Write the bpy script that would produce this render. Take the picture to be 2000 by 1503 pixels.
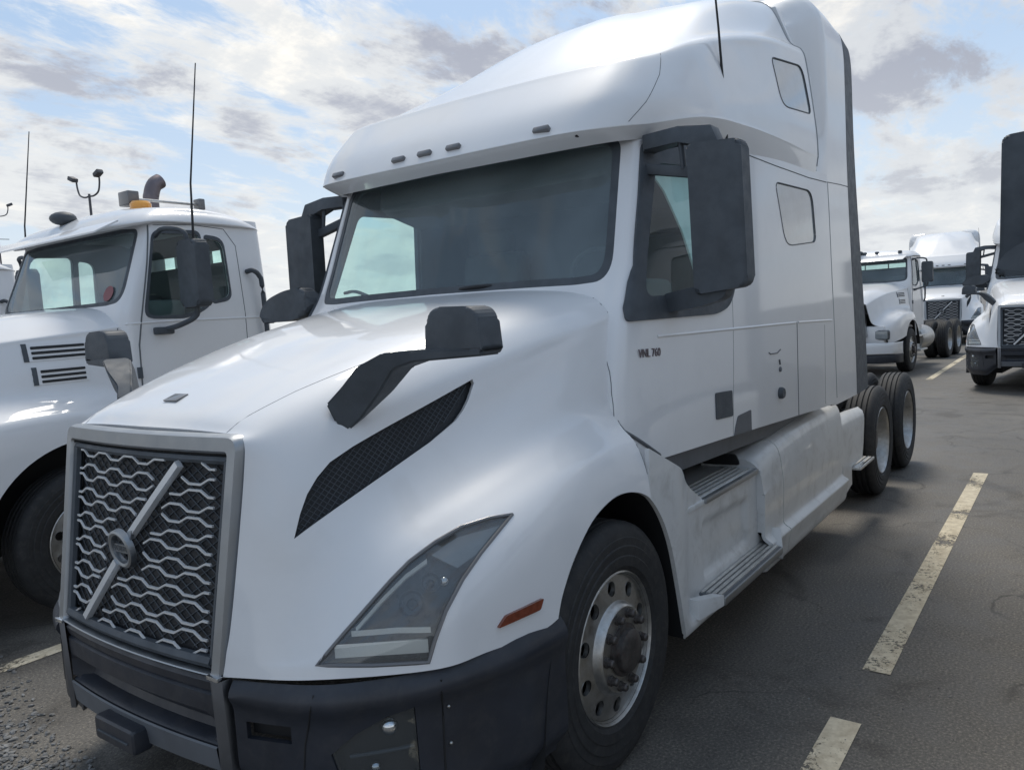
import bpy, bmesh, math, random
import numpy as np
from mathutils import Vector, Matrix
from mathutils.bvhtree import BVHTree
from mathutils.geometry import delaunay_2d_cdt, barycentric_transform
rad = math.radians
random.seed(7)
for o in list(bpy.data.objects): bpy.data.objects.remove(o)
S = bpy.context.scene
C = S.collection

# ------------------------------------------------------------------ camera
cd = bpy.data.cameras.new('camera'); cam = bpy.data.objects.new('camera', cd); C.objects.link(cam)
yaw, pitch, roll = rad(216.118), rad(-5.096), rad(-3.384)
f = Vector((math.cos(pitch)*math.cos(yaw), math.cos(pitch)*math.sin(yaw), math.sin(pitch)))
r = f.cross(Vector((0, 0, 1))).normalized(); u = r.cross(f)
r2 = r*math.cos(roll) + u*math.sin(roll); u2 = -r*math.sin(roll) + u*math.cos(roll)
cam.matrix_world = Matrix(((r2.x, u2.x, -f.x, 2.6781), (r2.y, u2.y, -f.y, 2.6821), (r2.z, u2.z, -f.z, 1.8599), (0, 0, 0, 1)))
cd.sensor_fit = 'HORIZONTAL'; cd.sensor_width = 36; cd.lens = 1533.76*36/2000
cd.clip_start = 0.05; cd.clip_end = 4000
S.camera = cam

# ------------------------------------------------------------------ sky, sun
SUN_AZ, SUN_EL = rad(212.0), rad(60)      # where the light falls from
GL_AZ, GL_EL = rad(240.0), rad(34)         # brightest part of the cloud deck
SKY = 0.10
w = bpy.data.worlds.new('World'); S.world = w; w.use_nodes = True
nt = w.node_tree; N = nt.nodes; LK = nt.links
for n in list(N): N.remove(n)
def nd(tree, t, **kw):
    n = tree.nodes.new(t)
    for k, v in kw.items():
        if k.startswith('i_'):
            key = k[2:]; n.inputs[int(key) if key.isdigit() else key.replace('_', ' ')].default_value = v
        else: setattr(n, k, v)
    return n
out = nd(nt, 'ShaderNodeOutputWorld'); bg = nd(nt, 'ShaderNodeBackground'); bg.inputs[1].default_value = SKY
sky = nd(nt, 'ShaderNodeTexSky', sky_type='NISHITA', sun_disc=False, sun_elevation=SUN_EL, sun_rotation=math.pi/2-SUN_AZ, air_density=1.0, dust_density=1.5, ozone_density=1.5)
tc = nd(nt, 'ShaderNodeTexCoord')
sep = nd(nt, 'ShaderNodeSeparateXYZ'); LK.new(tc.outputs['Generated'], sep.inputs[0])
def M(op, a, b=None, tree=nt, clamp=False):
    n = tree.nodes.new('ShaderNodeMath'); n.operation = op; n.use_clamp = clamp
    for i, x in enumerate((a, b)):
        if x is None: continue
        if isinstance(x, (int, float)): n.inputs[i].default_value = x
        else: tree.links.new(x, n.inputs[i])
    return n.outputs[0]
zc = M('MAXIMUM', sep.outputs[2], 0.0)
den = M('ADD', zc, 0.22)
px = M('DIVIDE', sep.outputs[0], den); py = M('DIVIDE', sep.outputs[1], den)
cmb = nd(nt, 'ShaderNodeCombineXYZ'); LK.new(px, cmb.inputs[0]); LK.new(py, cmb.inputs[1]); cmb.inputs[2].default_value = 0.0
mp = nd(nt, 'ShaderNodeMapping'); LK.new(cmb.outputs[0], mp.inputs[0])
mp.inputs['Location'].default_value = (5.3, 2.2, 0); mp.inputs['Rotation'].default_value = (0, 0, rad(55)); mp.inputs['Scale'].default_value = (.75, 1.6, 1)
def noise(vec, sc, det, rough, dist=0.0, tree=nt):
    n = tree.nodes.new('ShaderNodeTexNoise'); n.inputs['Scale'].default_value = sc; n.inputs['Detail'].default_value = det
    n.inputs['Roughness'].default_value = rough; n.inputs['Distortion'].default_value = dist; tree.links.new(vec, n.inputs['Vector']); return n.outputs[0]
n1 = noise(mp.outputs[0], 3.4, 10, 0.66, 0.25)
n2 = noise(mp.outputs[0], 1.3, 3, 0.5, 0.0)
mp2 = nd(nt, 'ShaderNodeMapping'); LK.new(cmb.outputs[0], mp2.inputs[0]); mp2.inputs['Location'].default_value = (9.3, 4.2, 2)
n3 = noise(mp2.outputs[0], 2.6, 8, 0.62, 0.25)
def ramp(fac, stops, tree=nt, interp='EASE'):
    n = tree.nodes.new('ShaderNodeValToRGB'); n.color_ramp.interpolation = interp
    e = n.color_ramp.elements
    while len(e) < len(stops): e.new(0.5)
    for x, (p, c) in zip(e, stops):
        x.position = p; x.color = c if len(c) == 4 else (*c, 1)
    tree.links.new(fac, n.inputs[0]); return n.outputs[0]
# cloud cover: noise + low-frequency + more cover towards the horizon
cov = M('ADD', M('MULTIPLY', n1, 0.62), M('MULTIPLY', n2, 0.55))
hz = M('SUBTRACT', 1.0, M('MULTIPLY', zc, 2.2), clamp=True)
cov = M('ADD', cov, M('MULTIPLY', hz, 0.10))
mask = ramp(cov, [(0.55, (0, 0, 0)), (0.66, (1, 1, 1))])
# cloud body: bright thin edges, greyer thick cores
core = M('ADD', M('MULTIPLY', n3, 0.75), M('MULTIPLY', n1, 0.35))
K_ = 1/SKY
def k3(r_, g_, b_, s=1.0): return (r_*K_*s, g_*K_*s, b_*K_*s)
cloud = ramp(core, [(0.40, k3(.86, .84, .81)), (0.54, k3(.60, .63, .68)), (0.66, k3(.33, .36, .45))])
# glow of the veiled sun on the cloud
sd = (math.cos(SUN_EL)*math.cos(SUN_AZ), math.cos(SUN_EL)*math.sin(SUN_AZ), math.sin(SUN_EL))
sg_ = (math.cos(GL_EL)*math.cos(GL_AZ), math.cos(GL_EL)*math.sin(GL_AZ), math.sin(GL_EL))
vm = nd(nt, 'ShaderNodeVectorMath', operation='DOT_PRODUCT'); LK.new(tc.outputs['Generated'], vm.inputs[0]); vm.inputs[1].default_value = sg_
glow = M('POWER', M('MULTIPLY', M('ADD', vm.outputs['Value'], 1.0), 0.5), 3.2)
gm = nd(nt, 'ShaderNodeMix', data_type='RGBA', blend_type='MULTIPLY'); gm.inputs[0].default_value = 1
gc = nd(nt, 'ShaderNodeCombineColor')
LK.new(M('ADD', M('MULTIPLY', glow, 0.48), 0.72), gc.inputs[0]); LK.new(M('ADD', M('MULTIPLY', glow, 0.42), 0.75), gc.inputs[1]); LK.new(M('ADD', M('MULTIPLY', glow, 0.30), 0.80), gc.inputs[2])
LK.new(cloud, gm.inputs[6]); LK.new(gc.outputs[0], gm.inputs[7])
# clear sky: nishita lifted a little by thin high haze
hm = nd(nt, 'ShaderNodeMix', data_type='RGBA'); hm.inputs[0].default_value = 0.55
LK.new(sky.outputs[0], hm.inputs[6]); hm.inputs[7].default_value = (*k3(.46, .63, .84), 1)
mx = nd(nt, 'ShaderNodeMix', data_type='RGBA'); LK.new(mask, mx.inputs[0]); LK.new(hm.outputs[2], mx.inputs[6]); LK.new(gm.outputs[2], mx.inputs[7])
# pale band at the horizon
hb = M('POWER', M('SUBTRACT', 1.0, M('MULTIPLY', zc, 2.8), clamp=True), 1.6)
mh = nd(nt, 'ShaderNodeMix', data_type='RGBA'); LK.new(M('MULTIPLY', hb, 0.75), mh.inputs[0]); LK.new(mx.outputs[2], mh.inputs[6]); mh.inputs[7].default_value = (*k3(.80, .82, .82), 1)
LK.new(mh.outputs[2], bg.inputs[0]); LK.new(bg.outputs[0], out.inputs[0])

sl = bpy.data.lights.new('sun', 'SUN'); sun = bpy.data.objects.new('sun', sl); C.objects.link(sun)
sl.energy = 1.9; sl.angle = rad(18); sl.color = (1, .93, .82)
sun.rotation_euler = Vector(sd).to_track_quat('Z', 'Y').to_euler()
S.view_settings.view_transform = 'Standard'; S.view_settings.look = 'None'
S.view_settings.exposure = 0.22; S.view_settings.gamma = 1; S.view_settings.use_curve_mapping = False
S.render.engine = 'CYCLES'
S.cycles.max_bounces = 8; S.cycles.transparent_max_bounces = 16

# ------------------------------------------------------------------ materials
MAT = {}
def newmat(name):
    m = bpy.data.materials.new(name); m.use_nodes = True
    t = m.node_tree; b = t.nodes['Principled BSDF']; MAT[name] = m
    return m, t, b
def pbr(name, col, rough=.5, metal=0., coat=0., var=.0, vscale=6., bump=0., bscale=60., spec=.5, dirt=None, dirt_amt=.0, rvar=.0):
    m, t, b = newmat(name)
    b.inputs['Base Color'].default_value = (*col, 1); b.inputs['Roughness'].default_value = rough
    b.inputs['Metallic'].default_value = metal; b.inputs['Coat Weight'].default_value = coat; b.inputs['Coat Roughness'].default_value = .06
    b.inputs['Specular IOR Level'].default_value = spec
    tcn = t.nodes.new('ShaderNodeTexCoord'); vec = tcn.outputs['Object']
    if var or dirt:
        n = noise(vec, vscale, 6, .6, .2, t)
        c0 = tuple(max(0, x*(1-var)) for x in col); c1 = tuple(min(1, x*(1+var)) for x in col)
        o = ramp(n, [(.3, c0), (.7, c1)], t)
        if dirt:
            n2_ = noise(vec, vscale*2.3, 8, .7, .4, t)
            mk = ramp(n2_, [(.45, (0, 0, 0)), (.75, (dirt_amt,)*3)], t)
            mxx = t.nodes.new('ShaderNodeMix'); mxx.data_type = 'RGBA'
            t.links.new(mk, mxx.inputs[0]); t.links.new(o, mxx.inputs[6]); mxx.inputs[7].default_value = (*dirt, 1); o = mxx.outputs[2]
        t.links.new(o, b.inputs['Base Color'])
    if rvar:
        n = noise(vec, vscale*1.7, 5, .6, .0, t)
        t.links.new(ramp(n, [(.3, (max(0, rough-rvar),)*3), (.7, (rough+rvar,)*3)], t), b.inputs['Roughness'])
    if bump:
        n = noise(vec, bscale, 4, .6, 0., t); bn = t.nodes.new('ShaderNodeBump'); bn.inputs['Strength'].default_value = bump; bn.inputs['Distance'].default_value = .004
        t.links.new(n, bn.inputs['Height']); t.links.new(bn.outputs[0], b.inputs['Normal'])
    return m
pbr('white', (.765, .77, .78), .46, coat=.75, var=.015, vscale=1.2, dirt=(.45, .45, .43), dirt_amt=.09, rvar=.02)
pbr('fairing', (.66, .67, .67), .40, coat=.25, var=.05, vscale=3, dirt=(.30, .29, .27), dirt_amt=.45, rvar=.08)
pbr('lip', (.115, .125, .14), .5, var=.1)
pbr('plastic', (.066, .078, .092), .58, var=.15, vscale=9, bump=.25, bscale=500, rvar=.08)
pbr('bumper', (.023, .027, .037), .42, var=.18, vscale=5, bump=.15, bscale=400, dirt=(.09, .085, .08), dirt_amt=.25, rvar=.08)
pbr('black', (.012, .013, .015), .6)
pbr('grillebase', (.02, .022, .026), .5, bump=.9, bscale=120)
pbr('satin', (.38, .40, .42), .46, metal=1., var=.05, rvar=.06)
pbr('bars', (.78, .80, .82), .40, metal=.5, rvar=.05)
pbr('alu', (.46, .46, .45), .42, metal=1., var=.10, vscale=14, dirt=(.22, .20, .17), dirt_amt=.5, rvar=.1)
pbr('tread', (.62, .62, .60), .38, metal=.6, var=.12, vscale=20, rvar=.1)
pbr('rubber', (.022, .023, .025), .72, var=.2, vscale=12, bump=.3, bscale=140, dirt=(.07, .065, .058), dirt_amt=.5)
pbr('hub', (.07, .066, .064), .45, metal=.4, var=.3, vscale=30, dirt=(.10, .05, .04), dirt_amt=.6)
pbr('chassis', (.022, .023, .026), .6, var=.25, vscale=10, dirt=(.08, .075, .065), dirt_amt=.5)
pbr('interior', (.085, .096, .100), .8, var=.1)
pbr('seat', (.075, .080, .084), .8, var=.15)
pbr('stripgrey', (.28, .30, .32), .6)
pbr('reflection_panel', (.70, .76, .77), .8, var=.06)
pbr('seam', (.13, .14, .15), .8)
pbr('badge', (.17, .14, .15), .35, metal=.5)
pbr('amber_light', (.20, .055, .03), .25, coat=.6, var=.2, vscale=60)
pbr('marker_grey', (.13, .13, .135), .3, coat=.5)
pbr('beacon', (.75, .34, .04), .2, coat=.8)
pbr('red_light', (.20, .035, .05), .4)
pbr('drl', (.95, .95, .90), .15, coat=1.)
pbr('dullmetal', (.20, .21, .23), .45, metal=1., var=.1)
pbr('housing', (.055, .065, .078), .35, var=.5, vscale=16, rvar=.1)
pbr('chromehl', (.7, .72, .74), .12, metal=1.)
pbr('glassdark', (.25, .28, .30), .08, coat=1., var=.12, vscale=5)
pbr('mirrorglass', (.6, .65, .7), .03, metal=1.)
pbr('exhaust', (.22, .19, .20), .55, metal=1., var=.15)
pbr('pole', (.10, .10, .11), .6)
pbr('stone', (.17, .17, .168), .85, var=.55, vscale=25)
def glass(name, tint, dust, dustcol, rough=.02):
    m = bpy.data.materials.new(name); m.use_nodes = True; t = m.node_tree
    for n in list(t.nodes): t.nodes.remove(n)
    o = t.nodes.new('ShaderNodeOutputMaterial'); tr = t.nodes.new('ShaderNodeBsdfTransparent'); tr.inputs[0].default_value = (*tint, 1)
    gl = t.nodes.new('ShaderNodeBsdfGlossy'); gl.inputs['Roughness'].default_value = rough; gl.inputs[0].default_value = (.9, .95, 1, 1)
    df = t.nodes.new('ShaderNodeBsdfDiffuse'); df.inputs[0].default_value = (*dustcol, 1)
    lw = t.nodes.new('ShaderNodeLayerWeight'); lw.inputs[0].default_value = .5
    frs = M('ADD', M('MULTIPLY', M('POWER', lw.outputs['Facing'], 4.0, t), .9, t), .05, t, True)
    m1 = t.nodes.new('ShaderNodeMixShader'); m2 = t.nodes.new('ShaderNodeMixShader')
    tcn = t.nodes.new('ShaderNodeTexCoord')
    n = noise(tcn.outputs['Object'], 1.8, 5, .6, .6, t)
    t.links.new(ramp(n, [(.35, (dust*.75,)*3), (.7, (dust*1.3,)*3)], t), m2.inputs[0])
    t.links.new(frs, m1.inputs[0]); t.links.new(tr.outputs[0], m1.inputs[1]); t.links.new(gl.outputs[0], m1.inputs[2])
    t.links.new(m1.outputs[0], m2.inputs[1]); t.links.new(df.outputs[0], m2.inputs[2]); t.links.new(m2.outputs[0], o.inputs[0])
    MAT[name] = m
glass('windshield', (.82, .97, .95), .26, (.38, .46, .50))
glass('sideglass', (.82, 1.0, .96), .03, (.45, .55, .58))
glass('foglens', (.85, .88, .90), .04, (.42, .44, .45), .04)
glass('lens', (.90, .91, .91), .12, (.44, .44, .43), .04)

# asphalt
def ground_mats():
    m, t, b = newmat('asphalt'); tcn = t.nodes.new('ShaderNodeTexCoord'); v = tcn.outputs['Object']
    a = noise(v, .35, 5, .6, .3, t); fine = noise(v, 75, 4, .75, 0, t); mid = noise(v, 3.2, 7, .65, .4, t)
    base = ramp(a, [(.3, (.090, .086, .079)), (.7, (.126, .119, .108))], t)
    sp = ramp(fine, [(.30, (.38, .38, .38)), (.50, (1, 1, 1)), (.68, (2.3, 2.2, 2.05))], t)
    md = ramp(mid, [(.3, (.84, .84, .85)), (.7, (1.14, 1.13, 1.11))], t)
    def mul(x, y):
        n = t.nodes.new('ShaderNodeMix'); n.data_type = 'RGBA'; n.blend_type = 'MULTIPLY'; n.inputs[0].default_value = 1
        t.links.new(x, n.inputs[6]); t.links.new(y, n.inputs[7]); return n.outputs[2]
    vo = t.nodes.new('ShaderNodeTexVoronoi'); vo.feature = 'DISTANCE_TO_EDGE'; vo.inputs['Scale'].default_value = .55
    nzv = t.nodes.new('ShaderNodeTexNoise'); nzv.inputs['Scale'].default_value = 1.6; nzv.inputs['Detail'].default_value = 6; t.links.new(v, nzv.inputs['Vector'])
    va = t.nodes.new('ShaderNodeVectorMath'); va.operation = 'MULTIPLY_ADD'; t.links.new(nzv.outputs['Color'], va.inputs[0]); va.inputs[1].default_value = (1.1, 1.1, 0); t.links.new(v, va.inputs[2])
    t.links.new(va.outputs[0], vo.inputs['Vector'])
    cr = ramp(vo.outputs['Distance'], [(0.0, (.35, .35, .35)), (.010, (1, 1, 1))], t, 'LINEAR')
    crm = noise(v, .8, 3, .5, 0, t); crk = t.nodes.new('ShaderNodeMix'); crk.data_type = 'RGBA'
    t.links.new(ramp(crm, [(.46, (0, 0, 0)), (.56, (1, 1, 1))], t), crk.inputs[0]); crk.inputs[6].default_value = (1, 1, 1, 1); t.links.new(cr, crk.inputs[7])
    col = mul(mul(mul(base, sp), md), crk.outputs[2])
    # stained, worn places
    st = noise(v, 1.1, 6, .65, .8, t)
    col = mul(col, ramp(st, [(.34, (.62, .61, .60)), (.46, (1, 1, 1))], t))
    t.links.new(col, b.inputs['Base Color'])
    t.links.new(ramp(mid, [(.3, (.50,)*3), (.7, (.72,)*3)], t), b.inputs['Roughness'])
    bn = t.nodes.new('ShaderNodeBump'); bn.inputs['Strength'].default_value = .7; bn.inputs['Distance'].default_value = .006
    t.links.new(fine, bn.inputs['Height']); bn2 = t.nodes.new('ShaderNodeBump'); bn2.inputs['Strength'].default_value = .25; bn2.inputs['Distance'].default_value = .02
    t.links.new(mid, bn2.inputs['Height']); t.links.new(bn.outputs[0], bn2.inputs['Normal']); t.links.new(bn2.outputs[0], b.inputs['Normal'])
    # worn paint: alpha broken up by noise
    m, t, b = newmat('linepaint'); tcn = t.nodes.new('ShaderNodeTexCoord'); v = tcn.outputs['Object']
    n_ = noise(v, 42, 5, .75, .5, t); big = noise(v, 2.0, 4, .6, 0, t)
    b.inputs['Roughness'].default_value = .8
    t.links.new(ramp(noise(v, 14, 6, .7, 0, t), [(.3, (.50, .43, .31)), (.7, (.72, .65, .50))], t), b.inputs['Base Color'])
    al = M('ADD', M('MULTIPLY', n_, .8, t), M('MULTIPLY', big, .85, t), t)
    t.links.new(ramp(al, [(.70, (0,)*3), (.80, (1,)*3)], t), b.inputs['Alpha'])
    bn = t.nodes.new('ShaderNodeBump'); bn.inputs['Strength'].default_value = .5; bn.inputs['Distance'].default_value = .004; t.links.new(n_, bn.inputs['Height']); t.links.new(bn.outputs[0], b.inputs['Normal'])
ground_mats()

# ------------------------------------------------------------------ helpers
def obj(name, V, F, mat, parent=None, smooth=True, ang=35, weld=False):
    me = bpy.data.meshes.new(name)
    me.from_pydata([tuple(map(float, x)) for x in V], [], [tuple(map(int, x)) for x in F]); me.validate()
    if weld:
        bm = bmesh.new(); bm.from_mesh(me); bmesh.ops.remove_doubles(bm, verts=bm.verts, dist=2e-4); bm.to_mesh(me); bm.free()
    mats = mat if isinstance(mat, (list, tuple)) else [mat]
    for m in mats: me.materials.append(MAT[m])
    if smooth:
        me.polygons.foreach_set('use_smooth', [True]*len(me.polygons)); me.set_sharp_from_angle(angle=rad(ang))
    me.update()
    o = bpy.data.objects.new(name, me); C.objects.link(o)
    if parent: o.parent = parent
    return o
def from_bm(name, bm, mat, parent=None, smooth=True, ang=35):
    bmesh.ops.recalc_face_normals(bm, faces=bm.faces)
    me = bpy.data.meshes.new(name); bm.to_mesh(me); bm.free()
    for m in (mat if isinstance(mat, (list, tuple)) else [mat]): me.materials.append(MAT[m])
    if smooth:
        me.polygons.foreach_set('use_smooth', [True]*len(me.polygons)); me.set_sharp_from_angle(angle=rad(ang))
    o = bpy.data.objects.new(name, me); C.objects.link(o)
    if parent: o.parent = parent
    return o
def empty(name, loc=(0, 0, 0), rz=0, label=None, cat=None, group=None):
    o = bpy.data.objects.new(name, None); C.objects.link(o); o.location = loc; o.rotation_euler = (0, 0, rz)
    if label: o['label'] = label
    if cat: o['category'] = cat
    if group: o['group'] = group
    return o
def MX(V): return [(x, -y, z) for x, y, z in V]
def bm_box(bm, c, s, rot=None, bev=0., seg=2):
    r_ = bmesh.ops.create_cube(bm, size=1)
    vs = r_['verts']
    Mx = Matrix.Translation(c) @ (rot.to_4x4() if rot else Matrix.Identity(4)) @ Matrix.Diagonal((*s, 1))
    bmesh.ops.transform(bm, matrix=Mx, verts=vs)
    if bev:
        es = list({e for v_ in vs for e in v_.link_edges})
        bmesh.ops.bevel(bm, geom=es, offset=bev, segments=seg, affect='EDGES', profile=.6)
def box(name, c, s, mat, parent=None, bev=.01, rot=None, seg=2):
    bm = bmesh.new(); bm_box(bm, c, s, rot, bev, seg); return from_bm(name, bm, mat, parent)
def bm_tube(bm, path, rr, n=10, caps=True):
    path = [Vector(p) for p in path]; rings = []
    rr = rr if isinstance(rr, (list, tuple)) else [rr]*len(path)
    up = Vector((0, 0, 1))
    for i, p in enumerate(path):
        d = (path[min(i+1, len(path)-1)]-path[max(i-1, 0)]).normalized()
        a = d.cross(up)
        if a.length < .05: a = d.cross(Vector((1, 0, 0)))
        a.normalize(); b = d.cross(a).normalized()
        rings.append([bm.verts.new(p+rr[i]*(a*math.cos(t)+b*math.sin(t))) for t in [2*math.pi*k/n for k in range(n)]])
    for i in range(len(rings)-1):
        for k in range(n): bm.faces.new((rings[i][k], rings[i][(k+1) % n], rings[i+1][(k+1) % n], rings[i+1][k]))
    if caps:
        bm.faces.new(rings[0]); bm.faces.new(rings[-1][::-1])
def tube(name, path, rr, mat, parent=None, n=10):
    bm = bmesh.new(); bm_tube(bm, path, rr, n); return from_bm(name, bm, mat, parent)
def bm_prism(bm, pts, ext, bev=0., seg=2):
    ext = Vector(ext)
    a = [bm.verts.new(p) for p in pts]; b = [bm.verts.new(Vector(p)+ext) for p in pts]; n = len(a)
    fs = [bm.faces.new(a), bm.faces.new(b[::-1])]
    for i in range(n): fs.append(bm.faces.new((a[i], b[i], b[(i+1) % n], a[(i+1) % n])))
    if bev:
        bmesh.ops.bevel(bm, geom=list({e for fc in fs for e in fc.edges}), offset=bev, segments=seg, affect='EDGES', profile=.6)
def prism(name, pts, ext, mat, parent=None, bev=0., seg=2):
    bm = bmesh.new(); bm_prism(bm, pts, ext, bev, seg); return from_bm(name, bm, mat, parent)
def bm_lathe(bm, prof, o, axis='y', n=48):
    # prof: (radius, offset along axis)
    rings = []
    for (rr, h) in prof:
        ring = []
        for k in range(n):
            t = 2*math.pi*k/n; a, b = rr*math.cos(t), rr*math.sin(t)
            p = {'y': (a, h, b), 'z': (a, b, h), 'x': (h, a, b)}[axis]
            ring.append(bm.verts.new(Vector(o)+Vector(p)))
        rings.append(ring)
    for i in range(len(rings)-1):
        for k in range(n): bm.faces.new((rings[i][k], rings[i][(k+1) % n], rings[i+1][(k+1) % n], rings[i+1][k]))
    return rings
def roundpoly(P, r_, n=5):
    P = [np.array(p, float) for p in P]; out_ = []
    for i, p in enumerate(P):
        rr = r_[i] if isinstance(r_, (list, tuple)) else r_
        if rr <= 0: out_.append(p); continue
        a = P[i-1]-p; b = P[(i+1) % len(P)]-p
        la, lb = np.linalg.norm(a), np.linalg.norm(b)
        pa = p+a/la*min(rr, la*.48); pb = p+b/lb*min(rr, lb*.48)
        for k in range(n+1):
            t = k/n; out_.append((1-t)**2*pa+2*t*(1-t)*p+t*t*pb)
    return out_
def densify(P, step=.03, closed=True):
    P = [np.array(p, float) for p in P]; out_ = []
    for i in range(len(P) if closed else len(P)-1):
        a, b = P[i], P[(i+1) % len(P)]; n = max(1, int(np.linalg.norm(b-a)/step))
        out_ += [a+(b-a)*k/n for k in range(n)]
    if not closed: out_.append(P[-1])
    return out_
def catmull(P, n):
    P = np.array(P, float); m = len(P)
    ext = np.concatenate([[2*P[0]-P[1]], P, [2*P[-1]-P[-2]]])
    out_ = []
    for t in np.linspace(0, m-1, n):
        i = min(int(t), m-2); s = t-i
        p0, p1, p2, p3 = ext[i], ext[i+1], ext[i+2], ext[i+3]
        out_.append(.5*((2*p1)+(-p0+p2)*s+(2*p0-5*p1+4*p2-p3)*s*s+(-p0+3*p1-3*p2+p3)*s**3))
    return np.array(out_)
def inpoly(p, poly):
    x, y = p; c = False; j = len(poly)-1
    for i in range(len(poly)):
        xi, yi = poly[i][0], poly[i][1]; xj, yj = poly[j][0], poly[j][1]
        if (yi > y) != (yj > y) and x < (xj-xi)*(y-yi)/(yj-yi)+xi: c = not c
        j = i
    return c
class Surf:
    """smooth parametric sheet sampled on a fine grid; panels, holes and insets are cut in (u,v)"""
    def __init__(s, G, flip=False):
        s.G = G; s.nu, s.nv = G.shape[:2]; s.flip = flip
        du = np.gradient(G, axis=0); dv = np.gradient(G, axis=1); nn = np.cross(du, dv)
        nn /= np.maximum(np.linalg.norm(nn, axis=2, keepdims=True), 1e-12)
        s.Nn = -nn if flip else nn
        V = [Vector(p) for p in G.reshape(-1, 3)]; T = []
        for i in range(s.nu-1):
            for j in range(s.nv-1):
                a = i*s.nv+j; T += [(a, a+s.nv, a+s.nv+1), (a, a+s.nv+1, a+1)]
        s.V, s.T = V, T; s.bvh = BVHTree.FromPolygons(V, T)
    @classmethod
    def curves(cls, K, nu=90, nv=90, flip=False):
        K = np.array(K, float)
        A = np.array([catmull(k, nv) for k in K])              # k x nv
        G = np.stack([catmull(A[:, j], nu) for j in range(nv)], 1)
        return cls(G, flip)
    def _b(s, A, u_, v_):
        x = min(max(u_, 0), 1)*(s.nu-1); y = min(max(v_, 0), 1)*(s.nv-1)
        i = min(int(x), s.nu-2); j = min(int(y), s.nv-2); a, b = x-i, y-j
        return (1-a)*(1-b)*A[i, j]+a*(1-b)*A[i+1, j]+(1-a)*b*A[i, j+1]+a*b*A[i+1, j+1]
    def at(s, u_, v_): return s._b(s.G, u_, v_)
    def nrm(s, u_, v_):
        n = s._b(s.Nn, u_, v_); return n/max(np.linalg.norm(n), 1e-9)
    def uvhit(s, loc, idx):
        t = s.T[idx]; uv = [Vector(((k//s.nv)/(s.nu-1), (k % s.nv)/(s.nv-1), 0)) for k in t]
        q = barycentric_transform(loc, s.V[t[0]], s.V[t[1]], s.V[t[2]], *uv); return (q.x, q.y)
    def uv(s, p, D=None):
        p = Vector(p)
        if D is not None:
            D = Vector(D).normalized(); h = s.bvh.ray_cast(p+D*.5, -D, 1.2)
            if h[0] is not None: return s.uvhit(h[0], h[2])
        h = s.bvh.find_nearest(p); return s.uvhit(h[0], h[2])
    def uvs(s, P, D=None, closed=True, step=.03): return [s.uv(p, D) for p in densify(P, step, closed)]
    def panel(s, outer=None, holes=(), nu=60, nv=60, off=0., thick=0., mirror=True):
        """returns verts, faces"""
        if outer is None:
            outer = [(k/nu, 0) for k in range(nu)]+[(1, k/nv) for k in range(nv)]+[(1-k/nu, 1) for k in range(nu)]+[(0, 1-k/nv) for k in range(nv)]
        us = [p[0] for p in outer]; vs = [p[1] for p in outer]
        lo = (min(us), min(vs)); hi = (max(us), max(vs))
        pts = [Vector(p) for p in outer]; ed = [(i, (i+1) % len(outer)) for i in range(len(outer))]
        for h in holes:
            b = len(pts); pts += [Vector(p) for p in h]; ed += [(b+i, b+(i+1) % len(h)) for i in range(len(h))]
        for i in range(1, nu):
            for j in range(1, nv):
                p = (lo[0]+(hi[0]-lo[0])*i/nu, lo[1]+(hi[1]-lo[1])*j/nv)
                pts.append(Vector(p))
        r_ = delaunay_2d_cdt(pts, ed, [], 0, 1e-6)
        vv = [tuple(p) for p in r_[0]]; tris = []
        for t in r_[2]:
            c = (sum(vv[k][0] for k in t)/len(t), sum(vv[k][1] for k in t)/len(t))
            if not inpoly(c, outer) or any(inpoly(c, h) for h in holes): continue
            if c[0] < -1e-6 or c[0] > 1+1e-6 or c[1] < -1e-6 or c[1] > 1+1e-6: continue
            tris.append(tuple(t) if not s.flip else tuple(t)[::-1])
        used = sorted({k for t in tris for k in t}); mp_ = {k: i for i, k in enumerate(used)}
        P = []; Q = []
        for k in used:
            a = s.at(*vv[k]); n = s.nrm(*vv[k]); P.append(a+n*off); Q.append(a+n*(off-thick))
        F = [tuple(mp_[k] for k in t) for t in tris]
        V = list(P)
        if thick:
            m = len(P); cnt = {}
            for t in F:
                for a, b in ((t[0], t[1]), (t[1], t[2]), (t[2], t[0])): cnt[(a, b)] = 1
            F2 = [tuple(m+k for k in t[::-1]) for t in F]
            rim = [(b, a, m+a, m+b) for (a, b) in cnt if (b, a) not in cnt and not (mirror and abs(P[a][1]) < 1e-4 and abs(P[b][1]) < 1e-4)]
            V = V+Q; F = F+F2+rim
        if mirror:
            m = len(V); F = F+[tuple(m+k for k in t[::-1]) for t in F]; V = V+[np.array((p[0], -p[1], p[2])) for p in V]
        return V, F
    def mk(s, name, mat, parent, outer=None, holes=(), nu=60, nv=60, off=0., thick=0., mirror=True, ang=35):
        V, F = s.panel(outer, holes, nu, nv, off, thick, mirror)
        return obj(name, V, F, mat, parent, weld=mirror, ang=ang)
    def inset(s, name, mat, parent, P, D=None, off=.003, thick=.004, both=True, holes=(), n=14, rnd=0., step=.03, ang=35):
        """conforming panel over outline P; built for +y and, as its own object, for -y"""
        if rnd: P = roundpoly(P, rnd)
        uvp = s.uvs(P, D, True, step); hh = [s.uvs(h, D, True, step) for h in holes]
        V, F = s.panel(uvp, hh, n, n, off, thick, False)
        res = [obj(name, V, F, mat, parent, ang=ang)]
        if both: res.append(obj(name, MX(V), [t[::-1] for t in F], mat, parent, ang=ang))
        return res
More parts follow.
